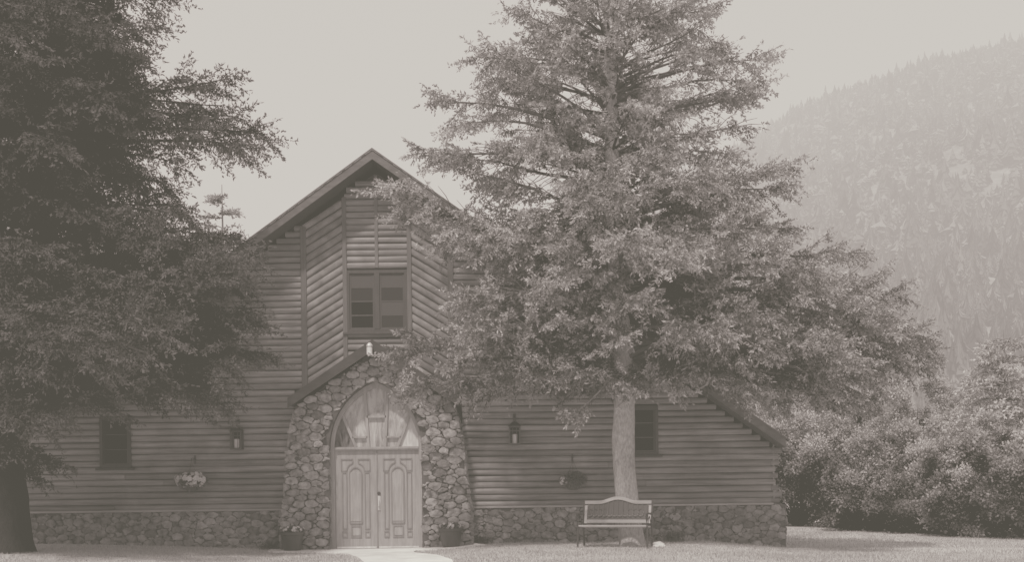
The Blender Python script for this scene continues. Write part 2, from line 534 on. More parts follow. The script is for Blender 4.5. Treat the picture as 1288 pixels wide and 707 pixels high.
# wall plate end (purlins) under the barge at the wall
# ---------------------------------------------- stone work
def in_poly(p, poly):
    x, y = p; c = False; j = len(poly) - 1
    for i in range(len(poly)):
        xi, yi = poly[i]; xj, yj = poly[j]
        if (yi > y) != (yj > y) and x < (xj - xi) * (y - yi) / (yj - yi) + xi: c = not c
        j = i
    return c
def near_edge(p, poly):
    best = None; bd = 1e9
    for i in range(len(poly)):
        a = poly[i]; b = poly[(i + 1) % len(poly)]
        dx, dy = b[0] - a[0], b[1] - a[1]; L = dx * dx + dy * dy
        t = 0 if L == 0 else max(0, min(1, ((p[0] - a[0]) * dx + (p[1] - a[1]) * dy) / L))
        q = (a[0] + dx * t, a[1] + dy * t); d = (q[0] - p[0]) ** 2 + (q[1] - p[1]) ** 2
        if d < bd: bd, best = d, q
    return best, math.sqrt(bd)
def clip_half(poly, nx_, ny_, c):
    out = []
    for i in range(len(poly)):
        a = poly[i]; b = poly[(i + 1) % len(poly)]
        da = a[0] * nx_ + a[1] * ny_ - c; db = b[0] * nx_ + b[1] * ny_ - c
        if da <= 0: out.append(a)
        if (da < 0 < db) or (db < 0 < da):
            t = da / (da - db); out.append((a[0] + (b[0] - a[0]) * t, a[1] + (b[1] - a[1]) * t))
    return out
def stones(poly, size, asp, mapf, mb, depth=(.03, .09), gap=.006, seed=1):
    """fill a 2-D outline with rounded field stones; mapf(u,v,d)->xyz, d = out of the face"""
    rs = random.Random(seed)
    xs_ = [p[0] for p in poly]; zs_ = [p[1] for p in poly]
    x0, x1, z0, z1 = min(xs_), max(xs_), min(zs_), max(zs_)
    su, sv = size * asp, size
    ra = np.random.default_rng(seed)
    nn = int((x1 - x0 + su * 2) * (z1 - z0 + sv * 2) / (su * sv) * 26)
    cand = np.stack([ra.uniform(x0 - su, x1 + su, nn), ra.uniform(z0 - sv, z1 + sv, nn)], 1)
    rr_ = size * (.22 + .60 * ra.random(nn) ** 1.7) 
    rr_ = np.sort(rr_)[::-1]
    keep_ = np.zeros((0, 3))
    for q in range(nn):
        if len(keep_):
            dd = np.hypot((keep_[:, 0] - cand[q, 0]) / asp, keep_[:, 1] - cand[q, 1])
            if (dd < (keep_[:, 2] + rr_[q]) * .80).any(): continue
        keep_ = np.vstack([keep_, [cand[q, 0], cand[q, 1], rr_[q]]])
    seeds = [tuple(q) for q in keep_]
    for (u, v_, r0_) in seeds:
        if not in_poly((u, v_), poly): continue
        cell = [(u - su * 1.2, v_ - sv * 1.2), (u + su * 1.2, v_ - sv * 1.2), (u + su * 1.2, v_ + sv * 1.2), (u - su * 1.2, v_ + sv * 1.2)]
        for (a, b, r1_) in seeds:
            if a == u and b == v_: continue
            if abs(a - u) > su * 3 or abs(b - v_) > sv * 3: continue
            # anisotropic metric
            nx_, ny_ = (a - u) / (asp * asp), (b - v_)
            mx_, my_ = (a + u) / 2, (b + v_) / 2
            cell = clip_half(cell, nx_, ny_, nx_ * mx_ + ny_ * my_ + (r0_ * r0_ - r1_ * r1_) / 2)
            if len(cell) < 3: break
        if len(cell) < 3: continue
        cell2 = []
        for p in cell:
            if not in_poly(p, poly):
                q, d = near_edge(p, poly)
                p = (q[0] + rs.uniform(-.03, .03) * (1 if edge_rough else 0), q[1])
            cell2.append(p)
        cx_ = sum(p[0] for p in cell2) / len(cell2); cz_ = sum(p[1] for p in cell2) / len(cell2)
        # resample the outline into 12 points, rounded
        K = 14; ring = []
        per = []
        for i in range(len(cell2)):
            a = cell2[i]; b = cell2[(i + 1) % len(cell2)]
            per.append(math.hypot(b[0] - a[0], b[1] - a[1]))
        tot = sum(per)
        if tot < .07: continue
        for k in range(K):
            d = tot * k / K; i = 0
            while d > per[i] and i < len(per) - 1: d -= per[i]; i += 1
            a = cell2[i]; b = cell2[(i + 1) % len(cell2)]; t = d / per[i] if per[i] else 0
            ring.append((a[0] + (b[0] - a[0]) * t, a[1] + (b[1] - a[1]) * t))
        ring = [((ring[k][0] * 6 + ring[k - 1][0] + ring[(k + 1) % K][0]) / 8, (ring[k][1] * 6 + ring[k - 1][1] + ring[(k + 1) % K][1]) / 8) for k in range(K)]
        ring = [(q[0] + rs.gauss(0, .010), q[1] + rs.gauss(0, .008)) for q in ring]
        rad = tot / 6.28
        sg = max(.3, 1 - gap / rad)
        D = rs.uniform(*depth); tx, tz = rs.uniform(-.35, .35), rs.uniform(-.3, .5)
        v, f = [], []
        ph = rs.uniform(0, 99)
        for lev, (sc, dd) in enumerate(((1.0, -.02), (1.0, .5), (.93, .85), (.6, 1.0))):
            for k in range(K):
                q = ring[k]
                rx, rz_ = (q[0] - cx_) * sc * sg, (q[1] - cz_) * sc * sg
                nz = mnoise.noise(Vector((rx * 9 + ph, rz_ * 9, ph)))
                d = D * dd * (1 + tx * rx / rad + tz * rz_ / rad) + (nz * .034 if lev > 1 else 0)
                v.append(mapf(cx_ + rx + nz * .008, cz_ + rz_, d))
        v.append(mapf(cx_, cz_, D * 1.04))
        for lev in range(3):
            for k in range(K):
                f.append((lev * K + k, lev * K + (k + 1) % K, (lev + 1) * K + (k + 1) % K, (lev + 1) * K + k))
        for k in range(K): f.append((3 * K + k, 3 * K + (k + 1) % K, 4 * K))
        mb.add(v, f, min(1, max(0, rs.gauss(.45, .26))))

edge_rough = False
# foundation wall
FY = YW - .12
fx0, fx1 = XL - .1, XR + .22
mb = MB()
poly = [(fx0, -.25), (fx1, -.25), (fx1, .85), (fx0, .85)]
stones(poly, .105, 1.5, lambda u, v, d: (u, FY - d, v), mb, (.008, .045), .003, 3)
poly = [(FY, -.25), (BACK, -.25), (BACK, .85), (FY, .85)]
stones(poly, .15, 1.4, lambda u, v, d: (fx1 + d, u, v), mb, (.02, .05), .010, 4)
found = hb(mb, "foundation_stones", M['stone_dark'], smooth=False)
mb = MB()
mb.box(fx0, fx1, FY, BACK, -.4, .85)
hb(mb, "foundation_mortar", M['mortar'])
for a, b in ((fx0 + .02, XC - 1.9), (XC + 1.9, fx1 - .25)):
    mb = MB()
    x = a
    while x < b - .3:
        x1_ = min(x + random.uniform(2.4, 3.4), b)
        mb.box(x, x1_ - .006, YW - .165, YW - .055, .852, .885 + random.uniform(0, .006))
        x = x1_ - .004
    hb(mb, "ledge", M['cap'])

# arched stone porch
PY = 27.22            # front face
hwA, spring, apexA = .94, P(471, 563, PY)[1], P(471, 479, PY)[1]
AR = ((apexA - spring) ** 2 + hwA ** 2) / (2 * hwA)
def arch_pts(hw, spring, top, n=12, zb=None):
    h_ = top - spring; r_ = (h_ * h_ + hw * hw) / (2 * hw)
    pts = []
    a1 = math.asin(min(1, h_ / r_))
    for i in range(n + 1):       # right side up
        a = a1 * i / n; pts.append((XC + hw - r_ + r_ * math.cos(a), spring + r_ * math.sin(a)))
    for i in range(n - 1, -1, -1):
        a = a1 * i / n; pts.append((XC - hw + r_ - r_ * math.cos(a), spring + r_ * math.sin(a)))
    if zb is not None: pts = [(XC + hw, zb)] + pts + [(XC - hw, zb)]
    return pts
PA, PSL, PE = 4.28, .68, 1.70   # porch roof apex, pitch, half width
def porch_under(x): return PA - .17 - PSL * abs(x - XC)
flR = [(1.98, -.1), (1.97, .35), (1.93, .9), (1.88, 1.5), (1.82, 2.1), (1.72, 2.7), (1.62, 3.02)]
inner = arch_pts(hwA, spring, apexA, 10, -.1)
outer = [(XC + a, b) for a, b in flR] + [(XC, porch_under(XC))] + [(XC - a, b) for a, b in reversed(flR)]
poly = outer + list(reversed(inner))
poly[len(outer) - 1 - len(flR)] = (XC, porch_under(XC))
edge_rough = True
mb = MB()
stones(poly, .115, 1.65, lambda u, v, d: (u, PY - d, v), mb, (.005, .11), .004, 9)
edge_rough = False
# side faces of the porch
for s in (-1, 1):
    pl = [(PY, -.1), (YW, -.1), (YW, 3.0), (PY, 3.0)]
    def mp(u, v, d, s=s):
        hw_ = np.interp(v, [b for a, b in flR], [a for a, b in flR])
        return (XC + s * (hw_ - .05 + d), u, v)
    stones(pl, .17, 1.2, mp, mb, (.02, .07), .012, 20 + s)
    # reveal stones inside the arch
    pl = [(PY, -.1), (PY + .34, -.1), (PY + .34, spring), (PY, spring)]
    stones(pl, .17, 1.0, lambda u, v, d, s=s: (XC + s * (hwA - d * .3), u, v), mb, (.02, .05), .012, 30 + s)
hb(mb, "porch_stones", M['stone'])
mb = MB()
k = len(poly)
def body(poly, y0, y1, mb):
    k = len(poly)
    v = [(x, y0, z_) for x, z_ in poly] + [(x, y1, z_) for x, z_ in poly]
    mb.add(v, [tuple(range(k)), tuple(range(2 * k - 1, k - 1, -1))] + [((i + 1) % k, i, i + k, (i + 1) % k + k) for i in range(k)], .3)
outer_b = [(XC + a - .06, b) for a, b in flR] + [(XC, porch_under(XC))] + [(XC - a + .06, b) for a, b in reversed(flR)]
body(outer_b + list(reversed(inner)), PY, YW + .01, mb)
hb(mb, "porch_mortar", M['mortar'])
# porch roof
mb = MB()
PF = 26.88
for s in (-1, 1):
    xe = XC + s * PE; th = .13
    pts = [(XC, PA), (xe, PA - PSL * PE), (xe, PA - PSL * PE - th), (XC, PA - th)]
    v = [(x, PF + .03, z_) for x, z_ in pts] + [(x, YW - .06, z_) for x, z_ in pts]
    mb.add(v, [(0, 1, 2, 3), (7, 6, 5, 4), (0, 4, 5, 1), (1, 5, 6, 2), (2, 6, 7, 3)], .5)
proof = hb(mb, "porch_roof", M['shingle'])
for s in (-1, 1):
    mb = MB(); xe = XC + s * (PE + .02); th = .2
    pts = [(XC, PA + .02), (xe, PA - PSL * PE + .02), (xe, PA - PSL * PE + .02 - th), (XC, PA + .02 - th - .03)]
    v = [(x, PF - .03, z_) for x, z_ in pts] + [(x, PF + .028, z_) for x, z_ in pts]
    mb.add(v, [(0, 1, 2, 3), (7, 6, 5, 4), (0, 4, 5, 1), (1, 5, 6, 2), (2, 6, 7, 3)], .2)
    mb.v = [(x - XC, y - YW, z) for x, y, z in mb.v]
    mb.build("porch_barge_board", M['dark_board'], proof)

# door case: frame following the arch
DY = PY + .34
def ring_solid(po, pi, y0, y1, mb, shade=.5):
    k = len(po)
    v = [(x, y0, z_) for x, z_ in po] + [(x, y0, z_) for x, z_ in pi] + [(x, y1, z_) for x, z_ in po] + [(x, y1, z_) for x, z_ in pi]
    f = []
    for i in range(k - 1):
        f += [(i, i + 1, k + i + 1, k + i), (i + 1, i, 2 * k + i, 2 * k + i + 1), (k + i, k + i + 1, 3 * k + i + 1, 3 * k + i)]
    mb.add(v, f, shade)
DB = .05                        # door bottom
spD = spring - .02
mb = MB()
ring_solid(arch_pts(hwA - .003, spring, apexA - .01, 16, DB - .04), arch_pts(hwA - .075, spring, apexA - .12, 16, DB - .04), DY - .10, DY + .06, mb)
ring_solid(arch_pts(hwA - .003, spring, apexA - .01, 16, DB - .04), arch_pts(hwA - .035, spring, apexA - .06, 16, DB - .04), DY - .13, DY - .102, mb)
dframe = hb(mb, "door_frame", M['door'])
mb = MB(); mb.box(XC - hwA + .077, XC + hwA - .077, DY - .09, DY + .05, spD - .04, spD + .035)
mb.box(XC - hwA + .077, XC + hwA - .077, DY - .11, DY - .092, spD - .01, spD + .02)
hb(mb, "transom", M['door'])
mb = MB(); mb.box(XC - hwA + .02, XC + hwA - .02, DY - .2, DY + .06, DB - .05, DB - .005)
hb(mb, "threshold", M['concrete'], bevel=.006)
# fanlight
fan = empty("fanlight"); fan.parent = house
inn = arch_pts(hwA - .073, spring, apexA - .118, 16)
zb = spD + .036
def arch_top(x):
    hw = hwA - .073; h_ = apexA - .118 - spring; r_ = (h_ * h_ + hw * hw) / (2 * hw)
    q = abs(x - XC) + r_ - hw
    return spring + math.sqrt(max(0, r_ * r_ - q * q))
# mullion lines: bottom offset, top offset, at top height
mull = [(-.43, -.70), (-.17, -.235), (.17, .235), (.43, .70)]
mtops = []
mb = MB()
for a, b in mull:
    # find top point on the arch along the line
    ztop = 9
    x0_, x1_ = XC + a, XC + b
    zt_full = apexA
    slope = (b - a)
    t = 0
    while t < 1.2:
        zz_ = zb + (apexA - .15 - zb) * t
        # outer mullions lean strongly
        xx_ = XC + a + (b - a) * t * (1.75 if abs(a) > .3 else 1.0)
        if zz_ > arch_top(xx_): break
        t += .01
    mtops.append((xx_, zz_))
    mb.bar((XC + a, DY - .03, zb), (xx_, DY - .03, zz_), .055, .07, up=(0, 1, 0))
mb.bar((XC - .2, DY - .03, zb + .62), (XC + .2, DY - .03, zb + .62), .07, .045)
for s in (-1, 1):
    mb.bar((XC + s * .19, DY - .03, zb + .2), (XC + s * .50, DY - .03, zb + .2), .07, .035)
mb.v = [(x - XC, y - YW, z) for x, y, z in mb.v]
mb.build("mullion", M['door'], fan)
def pane(pts, mat):
    mb = MB()
    mb.add([(x - XC, DY + .0 - YW, z_) for x, z_ in pts] + [(x - XC, DY + .012 - YW, z_) for x, z_ in pts],
           [tuple(range(len(pts))), tuple(range(2 * len(pts) - 1, len(pts) - 1, -1))], .5)
    mb.build("pane", mat, fan)
bots = [(XC - hwA + .073, zb)] + [(XC + a, zb) for a, b in mull] + [(XC + hwA - .073, zb)]
def arc_between(xa, xb, n=8):
    return [(xa + (xb - xa) * i / n, arch_top(xa + (xb - xa) * i / n)) for i in range(n + 1)]
txs = [XC - hwA + .074] + [m_[0] for m_ in mtops] + [XC + hwA - .074]
pm = [M['pane_fan_dark'], M['pane_fan'], M['pane_fan'], M['pane_fan'], M['pane_fan_light']]
for i in range(5):
    up = arc_between(txs[i + 1], txs[i])
    pane([bots[i], bots[i + 1]] + up, pm[i])

# door leaves
LW, LH = hwA - .078, spD - .043 - DB
def rect_bead(mb, x0, x1, z0, z1, y, w=.020, d=.02):
    for (a, b, c, e) in ((x0, x1, z0, z0 + w), (x0, x1, z1 - w, z1), (x0, x0 + w, z0 + w, z1 - w), (x1 - w, x1, z0 + w, z1 - w)):
        mb.box(a, b, y - d, y, c, e, .5)
def door_leaf(side):
    x0 = XC - LW if side < 0 else XC + .004
    x1 = XC - .004 if side < 0 else XC + LW
    mb = MB(); mb.box(x0, x1, DY - .03, DY + .03, DB, DB + LH, .5)
    W = x1 - x0; fr = lambda t: x0 + W * t; zt = lambda t: DB + LH * (1 - t)
    y = DY - .03
    # raised field panels
    for a, b, c, d in ((.355, .62, .22, .72), (.40, .60, .785, .865)):
        mb.box(fr(a), fr(b), y - .012, y + .001, zt(d), zt(c), .5)
    door = hb(mb, "door", M['door'], bevel=.004)
    mb = MB()
    rect_bead(mb, fr(.16), fr(.285), zt(.80), zt(.215), y)
    rect_bead(mb, fr(.70), fr(.83), zt(.80), zt(.215), y)
    rect_bead(mb, fr(.36), fr(.62), zt(.885), zt(.765), y, .024)
    rect_bead(mb, fr(.15), fr(.28), zt(.885), zt(.82), y)
    rect_bead(mb, fr(.70), fr(.83), zt(.885), zt(.82), y)
    # arched centre panel
    ca, cr = fr(.49), W * .15
    pts = [(ca - cr, zt(.74)), (ca - cr, zt(.24))] + [(ca - cr * math.cos(t * PI / 10), zt(.24) + cr * 1.1 * math.sin(t * PI / 10)) for t in range(1, 10)] + [(ca + cr, zt(.24)), (ca + cr, zt(.74)), (ca - cr, zt(.74))]
    for a, b in zip(pts[:-1], pts[1:]):
        mb.bar((a[0], y - .011, a[1]), (b[0], y - .011, b[1]), .022, .022, up=(0, 1, 0), shade=.5)
    # outer hood and the two spandrels
    cr2 = W * .215
    pts = [(ca - cr2, zt(.205))] + [(ca - cr2 * math.cos(t * PI / 10), zt(.205) + cr2 * .95 * math.sin(t * PI / 10)) for t in range(1, 10)] + [(ca + cr2, zt(.205))]
    for s in (-1, 1):
        q = [p for p in pts if (p[0] - ca) * s >= .05]
        q = sorted(q, key=lambda p: abs(p[0] - ca))
        xo = fr(.15) if s < 0 else fr(.83)
        loop = [(q[0][0], zt(.085))] + q + [(xo, q[-1][1]), (xo, zt(.085)), (q[0][0], zt(.085))]
        for a, b in zip(loop[:-1], loop[1:]):
            if math.hypot(a[0] - b[0], a[1] - b[1]) > .01:
                mb.bar((a[0], y - .011, a[1]), (b[0], y - .011, b[1]), .02, .022, up=(0, 1, 0), shade=.5)
    mb.v = [(x - XC, yy - YW, z) for x, yy, z in mb.v]
    mb.build("moulding", M['mould'], door)
    mb = MB(); mb.box(x0 + .02, x1 - .02, DY - .036, DY - .0305, DB + .012, DB + .045)
    mb.v = [(x - XC, yy - YW, z) for x, yy, z in mb.v]
    mb.build("kick_plate", M['brass'], door)
    return door
dl = door_leaf(-1); dr = door_leaf(1)
mb = MB()
hx = XC + .035
mb.box(hx - .03, hx + .03, DY - .045, DY - .031, 1.0 - .16, 1.0 + .14)
mb.tube([(hx, DY - .05, .9), (hx, DY - .10, .93), (hx, DY - .10, 1.03), (hx, DY - .05, 1.06)], .012, 8)
mb.v = [(x - XC, yy - YW, z) for x, yy, z in mb.v]
mb.build("handle", M['brass'], dr)
mb = MB()
mb.lathe([(.0, 0), (.032, 0), (.036, .015), (.02, .03)], (0, 0, 0), 14)
mb.v = [(hx + x - XC, DY - .045 - z - YW, 1.19 + y) for x, y, z in mb.v]
mb.build("lock", M['iron'], dr)
mb = MB(); mb.box(XC - .014, XC + .010, DY - .048, DY - .032, DB + .02, DB + LH - .005)
mb.v = [(x - XC, yy - YW, z) for x, yy, z in mb.v]
mb.build("astragal", M['mould'], dl)

# windows
def window(op, lights=2, cols=1, rows=3, blind=()):
    x0, x1, z0, z1 = op
    y = YW - .075
    mb = MB()
    fw = .065
    mb.box(x0, x1, y, YW + .01, z0, z0 + fw, .5); mb.box(x0, x1, y, YW + .01, z1 - fw, z1, .5)
    mb.box(x0, x0 + fw, y, YW + .01, z0 + fw, z1 - fw, .5); mb.box(x1 - fw, x1, y, YW + .01, z0 + fw, z1 - fw, .5)
    wdt = (x1 - x0 - fw * 2)
    mw = .11 if lights == 2 else 0
    if lights == 2: mb.box((x0 + x1) / 2 - mw / 2, (x0 + x1) / 2 + mw / 2, y - .006, YW + .01, z0 + fw, z1 - fw, .4)
    win = hb(mb, "window", M['frame'], bevel=.004)
    lw = (wdt - mw) / lights
    for i in range(lights):
        a = x0 + fw + i * (lw + mw); b = a + lw
        sx = .035
        mb = MB()
        c, d = z0 + fw, z1 - fw
        ys_ = y + .028
        mb.box(a, a + sx, ys_, ys_ + .03, c, d, .8); mb.box(b - sx, b, ys_, ys_ + .03, c, d, .8)
        mb.box(a + sx, b - sx, ys_, ys_ + .03, c, c + sx, .8); mb.box(a + sx, b - sx, ys_, ys_ + .03, d - sx, d, .8)
        for r_ in range(1, rows):
            zz_ = c + (d - c) * r_ / rows
            mb.box(a + sx, b - sx, ys_ + .004, ys_ + .026, zz_ - .012, zz_ + .012, .8)
        for q in range(1, cols):
            xx = a + (b - a) * q / cols
            mb.box(xx - .01, xx + .01, ys_ + .006, ys_ + .024, c + sx, d - sx, .8)
        mb.v = [(x - XC, yy - YW, z) for x, yy, z in mb.v]
        mb.build("sash", M['frame'], win)
        for r_ in range(rows):
            ca, cb = c + (d - c) * r_ / rows, c + (d - c) * (r_ + 1) / rows
            mb = MB(); mb.box(a + .01, b - .01, ys_ + .012, ys_ + .018, ca, cb, .5)
            mb.v = [(x - XC, yy - YW, z) for x, yy, z in mb.v]
            mb.build("pane", M['pane_blind'] if (i, r_) in blind else M['pane_mid'] if rows == 4 and r_ > 1 or i == 1 else M['pane'], win)
    mb = MB(); mb.box(x0 - .08, x1 + .08, y - .05, y + .05, z0 - .045, z0 - .002, .3)
    mb.v = [(x - XC, yy - YW, z) for x, yy, z in mb.v]
    mb.build("sill", M['frame'], win, bevel=.004)
    return win
window(W_UP, 2, 1, 4, blind=((0, 3), (1, 3), (1, 1)))
window(W_L, 1, 1, 3); window(W_R, 1, 1, 3); window(W_M, 1, 2, 3)

# corner log ends
for i in range(8):
    mb = MB()
    z = .93 + i * PITCH * 2 - (0 if i % 2 else .0)
    if z > 2.1: break
    mb.tube([(XR - .06, YW - .02, z), (XR + .06 + (.05 if i % 3 == 0 else .02), YW - .02, z)], .058, 10)
    hb(mb, "log_end", M['endgrain'])

# ------------------------------------------------------------------ lanterns, baskets, pots, bench
def lantern(loc, label):
    t = empty("wall_lantern", loc, 0, label, "lantern", "lanterns on the log wall")
    mb = MB(); w = .12
    mb.box(-w, w, -w, w, 0, .035); mb.box(-w, w, -w, w, .365, .39)
    for sx in (-1, 1):
        for sy in (-1, 1): mb.box(sx * w - .028 * (sx + 1) / 2, sx * w + .028 * (1 - sx) / 2, sy * w - .028 * (sy + 1) / 2, sy * w + .028 * (1 - sy) / 2, .035, .365)
        mb.box(sx * .04 - .006, sx * .04 + .006, -w, -w + .01, .035, .365)
    mb.box(-w + .028, w - .028, w - .012, w - .002, .035, .365)
    mb.box(-w + .028, w - .028, -w, -w + .01, .28, .30)
    mb.build("frame", M['iron'], t)
    mb = MB()
    mb.box(-w + .03, w - .03, w - .016, w - .013, .036, .364)
    mb.build("glass", M['pane'], t)
    mb = MB()
    v = [(-w - .02, -w - .02, .391), (w + .02, -w - .02, .391), (w + .02, w + .02, .391), (-w - .02, w + .02, .391), (-.04, -.04, .48), (.04, -.04, .48), (.04, .04, .48), (-.04, .04, .48)]
    mb.add(v, [(3, 2, 1, 0), (4, 5, 6, 7), (0, 1, 5, 4), (1, 2, 6, 5), (2, 3, 7, 6), (3, 0, 4, 7)])
    mb.tube([(0, 0, .48), (0, 0, .53), (.0, 0, .56)], .012, 8)
    mb.build("lid", M['iron'], t)
    mb = MB(); mb.tube([(0, 0, .55), (0, .03, .60), (0, .12, .62), (0, .19, .60)], .012, 8); mb.box(-.03, .03, .185, .2, .5, .66)
    mb.build("bracket", M['iron'], t)
    mb = MB(); mb.lathe([(.05, .036), (.052, .21), (.045, .22), (.0, .22)], (0, 0, 0), 14)
    mb.build("candle", M['candle'], t, smooth=False)
    return t
LYY = YW - .25
x, z = P(298, 566, LYY); lantern((x, LYY, z), "black iron wall lantern with pale candle, on the shaded wall left of the porch")
x, z = P(647.5, 560, LYY); lantern((x, LYY, z), "black iron wall lantern with pale candle, between porch and tree trunk")

def leaf_cloud(n, cen, rad, size, rg, flat=1.0):
    """n small diamond leaves in an ellipsoid shell"""
    d = rg.normal(size=(n, 3)); d /= np.linalg.norm(d, axis=1)[:, None]
    r = rg.random(n) ** .4
    p = np.array(cen) + d * r[:, None] * np.array(rad)
    return p, d
def diamonds(p, d, ln, wd, rg):
    n = len(p)
    q = rg.normal(size=(n, 3)); w = np.cross(d, q); w /= np.linalg.norm(w, axis=1)[:, None] + 1e-9
    ln = np.broadcast_to(ln, n)[:, None]; wd = np.broadcast_to(wd, n)[:, None]
    V = np.zeros((n, 4, 3))
    V[:, 0] = p; V[:, 1] = p + d * ln * .45 + w * wd * .5; V[:, 2] = p + d * ln; V[:, 3] = p + d * ln * .45 - w * wd * .5
    return V

def flowers(t, n, cen, rad, rg, sz=.035):
    """blossoms: small five petalled fans turned outward"""
    out = []
    for i in range(n):
        dd = rg.normal(size=3); dd[1] = -abs(dd[1]); dd /= np.linalg.norm(dd)
        c = np.array(cen) + dd * np.array(rad) * rg.uniform(.85, 1.08)
        a = np.cross(dd, [0, 0, 1.0]); a /= np.linalg.norm(a) + 1e-9; b = np.cross(dd, a)
        s = sz * rg.uniform(.7, 1.2)
        for k in range(5):
            th = 2 * PI * k / 5
            e = a * math.cos(th) + b * math.sin(th); f_ = -a * math.sin(th) + b * math.cos(th)
            out.append([c, c + e * s * .6 + f_ * s * .4 + dd * .01, c + e * s * 1.05 + dd * .006, c + e * s * .6 - f_ * s * .4 + dd * .01])
    V = np.array(out)
    return quads_mesh("blossom", V, rg.random(len(V)), M['petal'], t)

def basket(loc, label, nf, spread, seed):
    rg = np.random.default_rng(seed)
    t = empty("hanging_basket", loc, 0, label, "hanging basket", "flower baskets hanging on the log wall")
    mb = MB(); mb.lathe([(.0, -.20), (.09, -.19), (.15, -.12), (.185, -.02), (.19, 0), (.17, 0), (.0, -.03)], (0, 0, 0), 18)
    mb.build("bowl", M['coir'], t)
    mb = MB()
    for k in range(3):
        a = 2 * PI * k / 3 + .4
        mb.tube([(.185 * math.cos(a), .185 * math.sin(a), 0), (0, 0, .42)], .004, 5)
    mb.tube([(0, 0, .42), (0, 0, .47)], .006, 6)
    mb.build("hanger", M['iron'], t)
    mb = MB(); mb.tube([(0, 0, .47), (0, .06, .50), (0, .20, .50), (0, .33, .47)], .009, 6); mb.box(-.02, .02, .325, .34, .38, .56)
    mb.build("bracket", M['iron'], t)
    p, d = leaf_cloud(1500, (0, 0, .03), (spread, .22, .17), .05, rg)
    d[:, 2] -= .3
    quads_mesh("foliage", diamonds(p, d, rg.uniform(.03, .07, len(p)), .025, rg), rg.random(len(p)), M['leaf_pot'], t)
    p, d = leaf_cloud(500, (.02, 0, -.12), (spread * .8, .18, .16), .05, rg); d[:, 2] -= 1
    if nf: flowers(t, nf, (0, -.02, .05), (spread, .22, .16), rg, .05)
    return t
BY = YW - .4
x, z = P(241, 607, BY); basket((x, BY, z), "hanging basket full of white blossom on the shaded left wall", 80, .34, 5)
x, z = P(721, 605, BY)
tb = basket((x, BY, z), "leafy hanging basket with one white bloom cluster, left of the tree trunk", 0, .27, 6)
flowers(tb, 8, (-.20, -.1, .0), (.07, .06, .08), np.random.default_rng(8), .045)

def potplant(loc, label, seed, nf):
    rg = np.random.default_rng(seed)
    t = empty("potted_plant", loc, 0, label, "potted plant", "potted flowers beside the door")
    mb = MB(); mb.lathe([(.0, 0), (.17, 0), (.18, .02), (.225, .31), (.25, .32), (.255, .37), (.225, .375), (.21, .33), (.0, .32)], (0, 0, 0), 24)
    mb.build("pot", M['pot'], t)
    p, d = leaf_cloud(900, (0, 0, .38), (.24, .22, .08), .05, rg); d[:, 2] = abs(d[:, 2]) + .2
    quads_mesh("foliage", diamonds(p, d, rg.uniform(.03, .06, len(p)), .025, rg), rg.random(len(p)), M['leaf_pot'], t)
    flowers(t, nf, (0, 0, .42), (.25, .2, .06), rg, .032)
    return t
x, z = P(367, 690, 26.85); potplant((x, 26.92, g(x, 26.92) + .031), "dark round pot of low white flowers against the left stone pier", 3, 26)
x, z = P(567, 690, 26.85); potplant((x, 26.92, g(x, 26.92) + .031), "dark round pot of low white flowers against the right stone pier", 4, 32)

# porch lamp at the apex of the little roof
t = empty("porch_lamp", (*([P(465, 447, 26.8)[0]]), 26.78, P(465, 447, 26.8)[1]), 0, "small pale cylindrical lamp fixed at the peak of the porch roof", "lamp")
mb = MB(); mb.lathe([(.0, 0), (.05, 0), (.058, .02), (.058, .15), (.05, .165), (.0, .17)], (0, 0, 0), 16); mb.build("shade", M['candle'], t)
mb = MB(); mb.lathe([(.062, .165), (.066, .19), (.05, .22), (.02, .25), (.0, .255)], (0, 0, 0), 16); mb.build("cap", M['brass'], t)
mb = MB(); mb.tube([(0, 0, .2), (0, .06, .21)], .014, 8); mb.build("mount", M['iron'], t)

